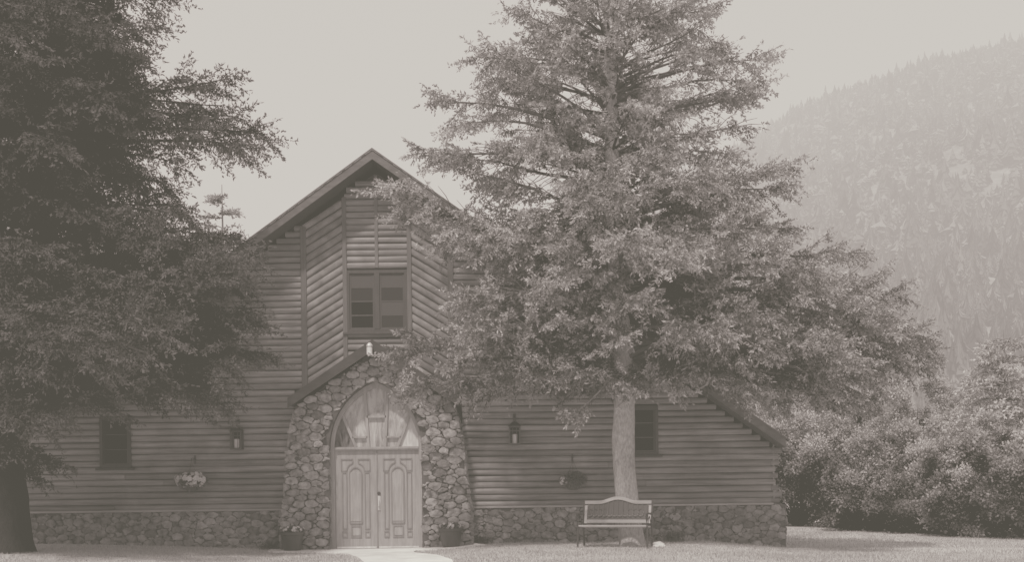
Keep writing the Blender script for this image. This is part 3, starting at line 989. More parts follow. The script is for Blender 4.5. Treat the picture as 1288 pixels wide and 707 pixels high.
# bench
def bench():
    x, z = P(764, 689, 25.7)
    x += .15
    t = empty("garden_bench", (x, 25.75, g(x, 25.75)), -R(17), "garden bench with an arched wooden back frame and black iron legs, before the tree trunk", "bench")
    W = .66
    # seat slats (front at -y)
    mb = MB()
    for k in range(5):
        y = -.24 + k * .095
        mb.box(-W, W, y, y + .075, .415 - .008 * k, .44 - .008 * k)
    mb.build("seat", M['bench_wood'], t, bevel=.004)
    # back: wooden frame, cambered top rail, dark lattice panel
    mb = MB()
    def bz(x): return .87 + .085 * math.cos(max(-1, min(1, x / .38)) * PI) * .5 + .04
    xs_ = [-W + 2 * W * i / 20 for i in range(21)]
    top = [(x, .235 + .09, bz(x) if abs(x) < .38 else bz(.38)) for x in xs_]
    for a, b in zip(top[:-1], top[1:]): mb.bar(a, b, .035, .06, shade=.8)
    for s in (-1, 1): mb.bar((s * (W - .025), .235, .46), (s * (W - .025), .235 + .09, .80), .05, .035, up=(0, 1, 0), shade=.8)
    mb.bar((-W + .05, .245, .50), (W - .05, .245, .50), .035, .06, shade=.8)
    back = mb.build("backrest", M['bench_wood'], t)
    mb = MB()
    for k in range(13):
        xx = -W + .08 + k * (2 * W - .16) / 12
        zt_ = (bz(xx) if abs(xx) < .38 else bz(.38)) - .03
        mb.bar((xx, .25, .53), (xx, .25 + .075, zt_), .022, .014)
    for k in range(11):
        xx = -W + .1 + k * (2 * W - .2) / 11
        mb.tube([(xx + .05 * math.cos(a), .29 + .03 * math.sin(a), .66 + .07 * math.sin(a)) for a in [2 * PI * q / 10 for q in range(11)]], .016, 5, cap=False)
    for a, b in zip(xs_[:-1], xs_[1:]):
        za, zb_ = [(bz(q) if abs(q) < .38 else bz(.38)) - .035 for q in (a, b)]
        if abs(a) < W - .03 and abs(b) < W - .03:
            mb.add([(a, .262, .535), (b, .262, .535), (b, .335, zb_), (a, .335, za)], [(0, 1, 2, 3)], .5)
    mb.build("lattice", M['iron'], back)
    for s in (-1, 1):
        x = s * (W + .02)
        for (y0, y1) in ((-.25, -.22), (.28, .22)):
            mb = MB(); mb.tube([(x, y0, 0), (x, (y0 + y1) / 2 + .01, .2), (x, y1, .41)], [.022, .017, .022], 8); mb.build("leg", M['iron'], t)
        mb = MB()
        mb.tube([(x, -.24, .40), (x, -.27, .55), (x, -.22, .66), (x, -.05, .66), (x, .15, .64), (x, .30, .68)], .02, 8)
        mb.tube([(x, -.22, .66), (x, -.30, .655), (x, -.325, .61), (x, -.29, .58)], .018, 8)
        mb.tube([(x, -.24, .17), (x, 0, .22), (x, .25, .17)], .012, 6)
        mb.tube([(x, -.1, .42), (x, -.12, .54), (x, 0, .6), (x, .1, .5), (x, .05, .43)], .010, 6)
        mb.tube([(x, .24, .42), (x, .33, .88)], .017, 8)
        mb.build("armrest", M['iron'], t)
    return t
bench()

# pale boulder right of the bench
def rock(loc, sx, sy, sz, name, label, mat, seed):
    bm = bmesh.new(); bmesh.ops.create_icosphere(bm, subdivisions=3, radius=1)
    for v in bm.verts:
        n_ = mnoise.fractal(v.co * 1.3 + Vector((seed, 0, 0)), 1, 2, 4)
        v.co *= 1 + .35 * n_
        v.co = Vector((v.co.x * sx, v.co.y * sy, v.co.z * sz))
    me = bpy.data.meshes.new(name); bm.to_mesh(me); bm.free(); me.materials.append(mat)
    o = bpy.data.objects.new(name, me); COL.objects.link(o); o.location = loc
    return tag(o, label, "rock")
x, z = P(829, 687, 25.7); rock((x, 25.8, g(x, 25.8) + .03), .13, .1, .075, "boulder", "small pale rounded rock on the grass beside the bench", M['rock'], 3)
x, z = P(600, 684, 27.3); rock((x, 27.3, g(x, 27.3) + .0), .16, .08, .05, "paving_stone", "flat pale stone in the grass right of the porch", M['rock'], 9)

# weeds at the foot of the wall
def weed(px, Y, w_, h_, label, seed, n=260):
    rg = np.random.default_rng(seed)
    x, z = P(px, 690, Y)
    p = np.stack([rg.normal(0, w_, n), rg.normal(0, w_ * .5, n), rg.random(n) * h_ * .8], 1)
    d = np.stack([rg.normal(0, .5, n), rg.normal(0, .5, n), np.ones(n)], 1); d /= np.linalg.norm(d, axis=1)[:, None]
    V = diamonds(p, d, rg.uniform(.05, .12, n), .022, rg)
    o = quads_mesh("weed", V, rg.random(n) * .6, M['leaf_pot'])
    o.location = (x, Y, g(x, Y) - .01)
    return tag(o, label, "plant")
weed(848, 27.45, .10, .22, "dark leafy weed at the stone base right of the bench and pale rock", 1, 420)
weed(608, 27.6, .08, .16, "small weed at the stone base just right of the porch pier", 2)
weed(338, 27.55, .09, .18, "small weed at the stone base just left of the porch pier", 3)

# ------------------------------------------------------------------ conifers
def nrm(a): return a / (np.linalg.norm(a, axis=-1, keepdims=True) + 1e-9)
def in_house(p):
    x, y, z = p[..., 0], p[..., 1], p[..., 2]
    return (y > 27.2) & (y < 45) & (np.abs(x - XC) < 8.8) & (z < RZ - SL * np.abs(x - XC) + .12) & ~((y < 27.85) & (z < RZ - SL * np.abs(x - XC) - .5) & (x > -1))

NG = np.random.default_rng(99).random((48, 48, 48)).astype(np.float32)
def vnoise(p, f):
    q = p * f + 1000.0
    i = np.floor(q).astype(int); t = q - i; t = t * t * (3 - 2 * t)
    i0 = i % 48; i1 = (i + 1) % 48
    r = 0
    for a in (0, 1):
        for b in (0, 1):
            for c in (0, 1):
                w = (t[:, 0] if a else 1 - t[:, 0]) * (t[:, 1] if b else 1 - t[:, 1]) * (t[:, 2] if c else 1 - t[:, 2])
                r = r + w * NG[(i1 if a else i0)[:, 0], (i1 if b else i0)[:, 1], (i1 if c else i0)[:, 2]]
    return r
def grow(limbs, rg, tube_mb, sec_step=.16, sec_len=.40, ter_step=.085, ter_len=(.16, .34), leaves=10, leaf=(.05, .09), lw=.028,
         hang=.5, gap=.25, vert=(-.06, .14), nf=.9, cut=.0, hcut=.0, low_shade=.0, cf=2.4, clip=True, sec_min=.22, wpow=.75):
    """limbs: (p0(3), az, L, rise, droop). returns leaf quads + shade"""
    allV, allS = [], []
    for (p0, az, L, rise, droop) in limbs:
        p0 = np.array(p0, float); d0 = np.array([math.cos(az), math.sin(az), 0.0]); sd = np.array([-d0[1], d0[0], 0])
        bend = rg.normal(0, .10)
        w1, w2, f1 = rg.normal(0, .05, 2) [0], rg.normal(0, .05), rg.uniform(5, 9)
        def pos(t):
            t = np.asarray(t)[..., None]
            return p0 + sd * (w1 * L * .5 * np.sin(t * f1) * t) + np.array([0, 0, 1.0]) * (w2 * L * .5 * np.sin(t * f1 + 1) * t) + d0 * L * t + sd * bend * L * t * t + np.array([0, 0, 1.0]) * (rise * t - droop * t * t)
        tt = np.linspace(0, 1, 8)
        pp = pos(tt)
        if clip and in_house(pp[2:]).any() and abs(p0[1] - 28) < 6:
            k = int(np.argmax(in_house(pp)));
            if k < 3: continue
            L *= (k - 1) / 7.0; rise *= (k - 1) / 7.; droop *= ((k - 1) / 7.) ** 2
            pp = pos(tt)
        r0 = .018 + .011 * L
        tube_mb.tube([tuple(q) for q in pp], [max(.004, r0 * (1 - .88 * t)) for t in tt], 5, cap=False)
        n = max(4, int(L / sec_step))
        t = np.clip(np.linspace(.14, 1.0, n) + rg.normal(0, .012, n), .1, 1)
        P0 = pos(t); T = nrm(pos(t + .01) - P0)
        sgn = np.where(np.arange(n) % 2 == 0, 1, -1)
        ang = rg.uniform(.6, 1.1, n)
        ang[-3:] = [.5, .4, 0]
        side = nrm(np.cross(T, [0, 0, 1.0])) * sgn[:, None]
        D = T * np.cos(ang)[:, None] + side * np.sin(ang)[:, None]
        D[:, 2] += rg.normal(*vert, n)
        D = nrm(D)
        ls = (sec_min + sec_len * L * (1 - t) ** wpow * np.clip(t * 3.2, .3, 1)) * rg.uniform(.65, 1.15, n)
        ls = np.minimum(ls, 1.7)
        # gaps follow a coarse noise field
        kp = np.array([mnoise.noise(Vector((q[0] * nf, q[1] * nf, q[2] * nf * 1.35))) for q in (P0 + D * ls[:, None] * .6)]) > -gap + rg.normal(0, .04)
        kp[-max(2, n // 6):] = True
        for i in np.nonzero(kp)[0]:
            m = max(3, int(ls[i] / ter_step))
            u = np.linspace(.06, 1, m)
            dr = np.array([0, 0, -1.0]) * (u ** 2)[:, None] * ls[i] * .22
            Q = P0[i] + D[i] * ls[i] * u[:, None] + dr
            if ls[i] > .5:
                tube_mb.tube([tuple(P0[i]), tuple(Q[m // 2]), tuple(Q[-1])], [.010, .007, .003], 3, cap=False)
            s2 = np.where(np.arange(m) % 2 == 0, 1, -1)[:, None] * nrm(np.cross(D[i], [0, 0, 1.0]))
            E = D[i] * rg.uniform(.35, .9, (m, 1)) + s2 * rg.uniform(.35, .8, (m, 1)) + np.array([0, 0, -1.0]) * (hang * rg.uniform(.3, 1.6, (m, 1)))
            E[-1] = D[i] + np.array([0, 0, -hang * .3])
            E = nrm(E)
            lt = rg.uniform(*ter_len, m) * (1 - .35 * u)
            w = np.linspace(0, 1, leaves)
            C = Q[:, None, :] + E[:, None, :] * (lt[:, None, None] * w[None, :, None])
            C = C + rg.normal(0, .012, C.shape)
            LD = nrm(E[:, None, :] * .8 + rg.normal(0, .55, C.shape))
            if cut > 0:
                cn = vnoise(Q + E * lt[:, None] * .5, cf) * .62 + vnoise(Q + 7.7, cf * 2.3) * .38
                kq = cn > cut + hcut * np.clip((Q[:, 2] - 5.5) / 3, 0, 1) - .20 * float(t[i] > .78)
                if not kq.any(): continue
            else: cn = np.full(m, .5); kq = np.ones(m, bool)
            C = C[kq].reshape(-1, 3); LD = LD[kq].reshape(-1, 3)
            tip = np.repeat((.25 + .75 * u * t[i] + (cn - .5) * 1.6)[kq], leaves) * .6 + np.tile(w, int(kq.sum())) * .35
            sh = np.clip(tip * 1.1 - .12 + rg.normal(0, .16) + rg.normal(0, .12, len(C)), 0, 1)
            if low_shade: sh = np.clip(sh - low_shade * np.clip((5.6 - C[:, 2]) / 2.2, 0, 1), 0, 1)  # needles of the low boughs coloured darker, painting in their shade
            allV.append(diamonds(C, LD, rg.uniform(leaf[0], leaf[1], len(C)), lw * rg.uniform(.7, 1.3, len(C)), rg)); allS.append(sh)
    V = np.concatenate(allV); S = np.concatenate(allS)
    if clip:
        k = ~in_house(V[:, 0])
        V, S = V[k], S[k]
    return V, S

def trunk_mesh(mb, pts, rads, n=22, seed=0):
    v, f = [], []
    m = len(pts)
    for i, (x, y, z) in enumerate(pts):
        for k in range(n):
            a = 2 * PI * k / n
            r_ = rads[i] * (1 + .07 * mnoise.noise(Vector((math.cos(a) * 2 + seed, math.sin(a) * 2, z * 1.1))) + .05 * mnoise.noise(Vector((math.cos(a) * 6, math.sin(a) * 6 + seed, z * 3))))
            v.append((x + r_ * math.cos(a), y + r_ * math.sin(a), z))
    for i in range(m - 1):
        for k in range(n): f.append((i * n + k, i * n + (k + 1) % n, (i + 1) * n + (k + 1) % n, (i + 1) * n + k))
    f.append(tuple((m - 1) * n + k for k in range(n)))
    mb.add(v, f, .5)

# --- centre spruce, just in front of the wall
TY = 26.35
ct = [(797, 695, .275), (793, 670, .245), (789, 632, .225), (785, 590, .22), (784, 550, .215), (786, 500, .205), (785, 440, .19), (776, 370, .175), (772, 300, .165), (770, 200, .14), (768, 100, .12), (765, 0, .10), (764, -110, .06), (762, -210, .012)]
trunk_pts, trunk_r = [], []
for i in range(len(ct) - 1):
    a, b = ct[i], ct[i + 1]
    for k in range(5):
        t = k / 5; px, py = a[0] + (b[0] - a[0]) * t, a[1] + (b[1] - a[1]) * t
        x, z = P(px, py, TY); trunk_pts.append((x, TY, z)); trunk_r.append(a[2] + (b[2] - a[2]) * t)
def trunk_at(z):
    zs_ = [p[2] for p in trunk_pts]
    return (float(np.interp(z, zs_, [p[0] for p in trunk_pts])), TY, z)
rg = np.random.default_rng(21)
SC_ = FPX / TY
def zpx(py): return P(770, py, TY)[1]
yl = [-215, -110, 0, 70, 130, 190, 240, 330, 400, 450, 490]
LLt = [5, 75, 125, 170, 222, 232, 205, 208, 210, 262, 250]
RRt = [5, 80, 135, 190, 205, 180, 185, 265, 330, 375, 330]
limbs = []
py = 482.0
while py > -205:
    z = zpx(py)
    nb = 7 if py > 0 else 5
    a0 = rg.uniform(0, 2 * PI)
    for k in range(nb):
        az = a0 + 2 * PI * k / nb + rg.normal(0, .25)
        zi = z + rg.uniform(-.22, .22)
        c = math.cos(az)
        yy = HZ - (zi - CAMZ) * SC_
        l_, r_ = np.interp(yy, yl, LLt), np.interp(yy, yl, RRt)
        wgt = (c + 1) / 2
        L = (l_ * (1 - wgt) + r_ * wgt) / SC_ * rg.uniform(.55, 1.0) - .15
        L = max(L, .3)
        if math.sin(az) < -.3: L *= .82 if yy < 360 else .5      # less toward the viewer
        fr = max(0, min(1, yy / 450))
        rise = L * (.70 - .48 * fr + rg.normal(0, .15)); zi -= L * .25 * (1 - fr); droop = L * (.16 + .14 * fr) * rg.uniform(.7, 1.3)
        p0 = trunk_at(zi)
        if zi < 3.3: continue
        limbs.append((p0, az, L, rise, droop))
    py -= 21 if py > 0 else 34
# limbs whose tips make the outline
def limb_to(px, py, yoff, start_py, droop_k=.18):
    x, z = P(px, py, TY + yoff)
    zi = zpx(start_py); p0 = trunk_at(zi)
    dx, dy = x - p0[0], yoff
    L = math.hypot(dx, dy); droop = L * droop_k
    L = max(.8, L - .26)
    limbs.append((p0, math.atan2(dy, dx), L, z - zi + droop, droop))
for a in ((630, 18, -.3, 60), (585, 72, -.5, 110), (532, 128, .2, 175), (518, 186, -.8, 215), (556, 205, .4, 240), (470, 243, -1.2, 330, .05), (500, 262, -1.0, 340, .1),
          (545, 310, -.9, 350), (555, 370, -1.2, 400), (560, 420, -1.6, 420), (478, 452, -1.4, 430), (500, 490, -1.2, 450, .3), (545, 500, -1.3, 455, .3), (620, 478, -1.2, 455, .2), (600, 460, -1.0, 440),
          (660, 470, -1.0, 455), (700, 474, -.9, 460, .25),
          (915, 5, .2, 60), (980, 75, -.2, 120), (960, 125, .4, 160), (930, 60, -.6, 110), (940, 190, -.6, 200), (1010, 215, -.4, 270), (1000, 290, .5, 310), (955, 255, -.8, 270), (1090, 320, -.3, 350), (1060, 345, -1.2, 360),
          (1145, 372, .2, 385), (1110, 400, -.9, 400), (1180, 440, -.5, 410), (1150, 430, .5, 410), (1125, 470, -.4, 430, .25), (1120, 505, -1.2, 430, .3), (1060, 512, .2, 440, .3), (1040, 480, -1.2, 440), (1085, 450, -1.2, 430), (1010, 490, -.6, 450, .25),
          (960, 490, -1.2, 455, .2), (1160, 455, .3, 425), (1175, 425, .2, 400), (1100, 480, .6, 440, .25), (1140, 400, -.9, 390), (1000, 240, .2, 280), (975, 100, -.9, 130), (560, 150, -.9, 190), (600, 100, .3, 130), (1120, 360, .6, 370), (1040, 330, .2, 350), (1075, 500, -.5, 445, .3), (1000, 505, .1, 450, .3), (900, 470, -1.2, 450), (860, 478, -1.0, 460, .2)):
    limb_to(*a)
tmb = MB()
trunk_mesh(tmb, trunk_pts, trunk_r, 24, 1)
lmb = MB()
V, S = grow(limbs, rg, lmb, sec_step=.062, sec_len=.26, ter_step=.055, ter_len=(.10, .30), leaves=12, leaf=(.025, .10), lw=.030, hang=.8, gap=.22, vert=(.18, .42), nf=1.0, sec_min=.30, wpow=.45, cut=.465, hcut=.09, low_shade=.30, cf=2.3)
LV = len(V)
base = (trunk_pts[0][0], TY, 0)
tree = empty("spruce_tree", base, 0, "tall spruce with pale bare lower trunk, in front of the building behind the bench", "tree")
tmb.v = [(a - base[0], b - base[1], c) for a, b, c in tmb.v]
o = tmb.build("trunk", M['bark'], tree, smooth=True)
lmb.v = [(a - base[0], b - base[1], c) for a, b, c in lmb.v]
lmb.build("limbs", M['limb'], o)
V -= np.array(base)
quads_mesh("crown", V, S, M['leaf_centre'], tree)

# --- big dark spruce at the left edge
LY = 25.0
lt_ = [(-2, 697, .68), (-3, 680, .63), (-5, 640, .58), (-7, 590, .54), (-10, 500, .52), (-20, 350, .40), (-22, 150, .33), (-24, 0, .28), (-26, -300, .18), (-28, -600, .03)]
ltp, ltr = [], []
for i in range(len(lt_) - 1):
    a, b = lt_[i], lt_[i + 1]
    for k in range(5):
        t = k / 5; px, py = a[0] + (b[0] - a[0]) * t, a[1] + (b[1] - a[1]) * t
        x, z = P(px, py, LY); ltp.append((x, LY, z)); ltr.append(a[2] + (b[2] - a[2]) * t)
SCL = FPX / LY
rg = np.random.default_rng(5)
def ltrunk(z): return (float(np.interp(z, [p[2] for p in ltp], [p[0] for p in ltp])), LY, z)
yl = [-600, -300, -100, 0, 40, 80, 110, 160, 200, 240, 290, 340, 430, 480, 520]
RRt = [5, 120, 190, 215, 180, 220, 255, 255, 195, 175, 210, 290, 280, 150, 110]
limbs = []
py = 470.0
while py > -560:
    z = P(-20, py, LY)[1]
    nb = 8 if py > -20 else 5
    a0 = rg.uniform(0, 2 * PI)
    for k in range(nb):
        az = a0 + 2 * PI * k / nb + rg.normal(0, .22)
        if math.cos(az) < -.6 and rg.random() < .6: continue
        zi = z + rg.uniform(-.22, .22)
        yy = HZ - (zi - CAMZ) * SCL
        L = np.interp(yy, yl, RRt) / SCL * rg.uniform(.6, .98)
        if math.sin(az) < -.3: L *= .85
        if math.sin(az) > .5: L = min(L, 2.6 / math.sin(az)) if z < 7 else L
        rise = L * .12 + rg.normal(0, .12); droop = L * .26 * rg.uniform(.6, 1.3)
        limbs.append((ltrunk(zi), az, L, rise, droop))
    py -= 24 if py > -20 else 36
def limb_l(px, py, yoff, start_py, droop_k=.2):
    x, z = P(px, py, LY + yoff)
    zi = P(-20, start_py, LY)[1]; p0 = ltrunk(zi)
    dx, dy = x - p0[0], yoff
    L = math.hypot(dx, dy); droop = L * droop_k
    limbs.append((p0, math.atan2(dy, dx), L, z - zi + droop, droop))
for a in ((215, -5, -.4, 30), (150, 20, .4, 30), (170, 60, -.8, 60), (215, 55, -1.0, 110, .0), (290, 100, -.2, 150, .05), (333, 165, .3, 170, .05), (318, 185, -.5, 190, .1), (300, 140, .9, 170), (250, 120, -1.0, 160), (225, 205, .2, 200),
          (215, 235, -.5, 230), (255, 280, -.8, 300), (230, 262, .6, 290), (322, 330, -.2, 350), (300, 300, .5, 330), (310, 375, -.8, 370), (325, 405, .4, 390), (330, 440, -.3, 400, .25), (300, 470, -.8, 400, .3), (290, 512, -.5, 420, .4), (255, 505, .4, 420, .4), (225, 495, -1.0, 420, .35), (275, 500, 0, 400, .4), (240, 470, -.6, 400, .3), (265, 440, -1.2, 390, .25), (285, 420, -.3, 380, .2), (240, 400, -1.5, 370, .15), (200, 470, .3, 410, .3), (310, 345, -.9, 340, .1), (150, 110, .2, 120), (190, 150, -.8, 160),
          (270, 300, -.4, 310, .1), (290, 320, -1.2, 330, .1), (260, 340, .4, 340, .1), (280, 360, -1.6, 350, .1), (300, 390, .2, 370, .15), (240, 310, -1.4, 320, .1), (310, 360, .3, 355, .1), (190, 420, -3.2, 380, .1), (165, 440, -3.4, 400, .15), (120, 455, -3.2, 410, .15), (80, 430, -3.6, 400, .15), (60, 470, -2.5, 430), (40, 500, -1.5, 440, .3), (60, 540, -.8, 460, .5), (20, 560, -1.4, 470, .5)):
    limb_l(*a)
for q in range(90):
    zi = P(-20, 500 - q * 6.5, LY)[1]; limbs.append((ltrunk(zi), rg.uniform(-1.7, 1.2), rg.uniform(1.6, 3.4), rg.uniform(-.2, .5), rg.uniform(.4, 1.0)))
for q in range(14):
    zi = P(-20, 470 + q * 8, LY)[1]; limbs.append((ltrunk(zi), rg.uniform(-1.3, .9), rg.uniform(.7, 1.3), 0, .5))
tmb = MB(); trunk_mesh(tmb, ltp, ltr, 24, 5)
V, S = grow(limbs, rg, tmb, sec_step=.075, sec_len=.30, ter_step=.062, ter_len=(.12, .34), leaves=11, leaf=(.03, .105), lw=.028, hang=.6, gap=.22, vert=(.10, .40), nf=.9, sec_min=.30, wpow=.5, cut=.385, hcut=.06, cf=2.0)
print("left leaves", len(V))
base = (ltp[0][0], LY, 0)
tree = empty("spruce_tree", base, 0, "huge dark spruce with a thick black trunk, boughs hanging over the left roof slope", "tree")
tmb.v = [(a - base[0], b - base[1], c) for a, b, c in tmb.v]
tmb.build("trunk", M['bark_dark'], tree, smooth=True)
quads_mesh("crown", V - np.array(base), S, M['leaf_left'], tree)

# --- smaller conifers behind
def small_conifer(px, top_py, Y, halfw, label, mat, seed, nb=5, step=.45, low=.12, gap=.1, leaves=7, leaf=(.09, .15), hang=.3, up=.25):
    rg = np.random.default_rng(seed)
    x, zt_ = P(px, top_py, Y); z0 = g(x, Y)
    H = zt_ - z0
    limbs = []
    z = z0 + H * low
    while z < zt_ - .2:
        f_ = (zt_ - z) / H
        for k in range(nb):
            az = rg.uniform(0, 2 * PI); L = halfw * (f_ ** .8) * rg.uniform(.6, 1.1) + .15
            limbs.append(((x, Y, z + rg.uniform(-.1, .1)), az, L, L * up, L * .25))
        z += step
    tmb = MB()
    tmb.tube([(x, Y, z0 - .1), (x + .05, Y, z0 + H * .5), (x, Y, zt_)], [.02 * H * .7, .012 * H * .7, .01], 8)
    V, S = grow(limbs, rg, tmb, sec_step=.28, sec_len=.38, ter_step=.17, ter_len=(.2, .4), leaves=leaves, leaf=leaf, lw=.055, hang=hang, gap=gap, clip=False)
    t = empty("conifer_tree", (x, Y, z0), 0, label, "tree")
    tmb.v = [(a - x, b - Y, c - z0) for a, b, c in tmb.v]
    tmb.build("trunk", M['twig'], t); quads_mesh("crown", V - np.array([x, Y, z0]), S, mat, t)
small_conifer(279, 232, 52, 2.5, "thin pale pine standing behind the left slope of the roof", M['leaf_mid'], 3, nb=4, step=.55, low=.35, gap=.2, up=.6, leaves=9)
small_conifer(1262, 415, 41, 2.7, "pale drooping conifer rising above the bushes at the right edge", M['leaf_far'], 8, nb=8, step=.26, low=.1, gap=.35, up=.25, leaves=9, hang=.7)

# ------------------------------------------------------------------ bushes along the right of the lawn
def bush(px, top_py, base_px, Y, wid, label, seed, dens=1.0, mat='leaf_bush', leaf=(.05, .10)):
    rg = np.random.default_rng(seed)
    x, zt_ = P(px, top_py, Y); z0 = g(x, Y)
    H = zt_ - z0
    mbt = MB()
    allp, alld, alls = [], [], []
    nl = int(26 * dens + 14)
    lumps = []
    for i in range(nl):
        a = rg.uniform(0, 2 * PI); rr = wid * rg.random() ** .5
        top = H * (1 - .42 * (rr / wid) ** 2) * rg.uniform(.72, 1.0)
        hz = top * (rg.uniform(.66, 1) if rg.random() < .6 else rg.uniform(.45, .75))
        r_ = rg.uniform(.26, .5) * (H / 4.2) ** .5
        lumps.append((rr * math.cos(a), rr * math.sin(a) * .8, max(hz - r_ * .6, r_ * .5), r_))
    if Y < 43: lumps.append((0, 0, H - .4, .4))
    for (lx, ly, lz, r_) in lumps:
        mbt.tube([(lx * .15, ly * .15, -.05), (lx * .5, ly * .5, lz * .5), (lx * .8, ly * .8, lz * .8)], [.04, .022, .005], 5, cap=False)
        # twigs radiate from the lump, leaves along each
        nt = int(170 * (r_ / .45) ** 2)
        d = rg.normal(size=(nt, 3)); d[:, 2] = d[:, 2] * .7 + .35; d = nrm(d)
        lt = r_ * rg.uniform(.55, 1.2, nt)
        w = np.linspace(.25, 1, 12)
        C = np.array([lx, ly, lz]) + d[:, None, :] * (lt[:, None, None] * w[None, :, None])
        C = C + rg.normal(0, .045, C.shape)
        C[..., 2] -= .05 * (w ** 2)[None, :]
        LD = nrm(d[:, None, :] * .5 + rg.normal(0, .6, C.shape))
        allp.append(C.reshape(-1, 3)); alld.append(LD.reshape(-1, 3))
        alls.append(np.clip(np.tile(w, nt) * .5 + 1.85 * (C.reshape(-1, 3)[:, 2] / H) - 1.12 + rg.normal(0, .12) + rg.normal(0, .12, nt * 12), 0, 1))  # leaves darken downward and inward: shade painted into their colour
    pp_ = np.concatenate(allp); dd_ = np.concatenate(alld); ss_ = np.concatenate(alls)
    cn = vnoise(pp_ + np.array([x * 1.7, Y, 0]), 1.25) * .6 + vnoise(pp_ + np.array([x, Y, 3.3]), 3.0) * .4
    kk = cn > .43
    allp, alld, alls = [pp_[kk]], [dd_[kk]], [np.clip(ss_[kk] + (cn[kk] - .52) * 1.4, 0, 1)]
    # skirt: dense foot down to the grass, leaves coloured dark as painted shade
    n = int(2600 * dens)
    a = rg.uniform(0, 2 * PI, n); rr = wid * .75 * rg.random(n) ** .4
    C = np.stack([rr * np.cos(a), rr * np.sin(a) * .8, rg.random(n) ** 1.1 * H * .55], 1)
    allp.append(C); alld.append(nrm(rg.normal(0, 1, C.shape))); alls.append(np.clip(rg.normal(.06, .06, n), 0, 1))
    p = np.concatenate(allp); d = np.concatenate(alld); s = np.concatenate(alls)
    k = p[:, 2] > 0; p, d, s = p[k], d[k], s[k]
    k = ~in_house(p + np.array([x, Y, z0])); p, d, s = p[k], d[k], s[k]
    t = empty("bush", (x, Y, z0), 0, label, "bush", "leafy bushes along the far edge of the lawn")
    mbt.build("stem", M['bark_dark'], t)
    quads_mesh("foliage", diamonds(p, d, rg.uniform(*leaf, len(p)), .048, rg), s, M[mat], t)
    return len(p)
tot = 0
BL = [
 (1008, 512, 0, 39.8, 1.7, "light leafy bush directly behind the right corner of the log building"),
 (1066, 488, 0, 38.2, 1.7, "tall bush, second to the right of the building corner"),
 (1122, 478, 0, 36.8, 1.8, "highest pale topped bush in the middle of the row right of the building"),
 (1160, 550, 0, 34.4, 1.3, "low dark bush at the lawn edge in the middle of the row"),
 (1186, 500, 0, 35.2, 1.6, "bush with a rounded crown, left of the drooping conifer"),
 (1242, 512, 0, 33.4, 1.6, "dense bush in front of the drooping conifer"),
 (1296, 528, 0, 31.6, 1.5, "bush cut off by the right edge of the picture"),
 (1090, 560, 0, 36.0, 1.2, "low dark bush at the lawn edge near the building corner"),
 (1222, 580, 0, 32.4, 1.0, "low dark bush at the lawn edge below the drooping conifer"),
 (955, 455, 0, 47.0, 2.6, "pale tree-like bush showing over the low right eave of the roof"),
 (1035, 462, 0, 46.0, 2.3, "pale tall bush behind the row, under the spruce's longest boughs"),
 (1150, 440, 0, 45.0, 2.4, "pale tall bush behind the row, left of the drooping conifer"),
 (1215, 462, 0, 44.0, 2.2, "pale tall bush behind the row, at the foot of the hill"),
 (1085, 432, 0, 58.0, 3.0, "hazy round tree at the foot of the hill, under the tips of the spruce boughs"),
 (1192, 428, 0, 60.0, 3.2, "hazy round tree at the foot of the hill, left of the drooping conifer"),
 (1300, 440, 0, 56.0, 3.0, "hazy round tree at the foot of the hill, behind the drooping conifer"),
 (1320, 470, 0, 40.0, 2.2, "tall bush behind the row at the far right"),
]
for i, (px, ty, _, Y, wd, lab) in enumerate(BL):
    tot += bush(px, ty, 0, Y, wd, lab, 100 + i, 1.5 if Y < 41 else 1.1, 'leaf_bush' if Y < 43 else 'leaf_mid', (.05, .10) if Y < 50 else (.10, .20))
print("bush leaves", tot)

# ------------------------------------------------------------------ hill
RX = [-700, -400, -200, 0, 60, 128, 151, 177, 200, 218, 238, 271, 400, 700]
RH = [-6, 0, 24, 116, 141, 173, 187, 197, 204, 211, 216, 223, 252, 284]
def hillz(x, y):
    rh = np.interp(x, RX, RH)
    t = np.clip((y - 170) / 530.0, 0, 1)
    s = t ** .92
    back = np.clip((y - 700) / 300.0, 0, 1)
    return rh * s * (1 - .5 * back) - 1.0 * (1 - t)
hx_ = np.concatenate([np.linspace(-700, 0, 18), np.linspace(10, 340, 100), np.linspace(360, 700, 12)])
hy_ = np.linspace(160, 1000, 130)
mb = MB()
def hz_n(x, y):
    n_ = mnoise.fractal(Vector((x * .012, y * .012, 0)), 1, 2, 5)
    t = min(max((y - 190) / 120, 0), 1)
    return float(hillz(x, y)) + n_ * (9 - 6.5 * min(max((y - 480) / 180, 0), 1)) * t + 2.0 * t * mnoise.noise(Vector((x * .07, y * .07, 4)))
for y in hy_:
    for x in hx_: mb.v.append((x, y, hz_n(x, y)))
nx = len(hx_)
for j in range(len(hy_) - 1):
    for i in range(nx - 1): mb.f.append([j * nx + i, j * nx + i + 1, (j + 1) * nx + i + 1, (j + 1) * nx + i]); mb.sh.append(.5)
tag(mb.build("hill", M['hill'], smooth=True), kind="structure")

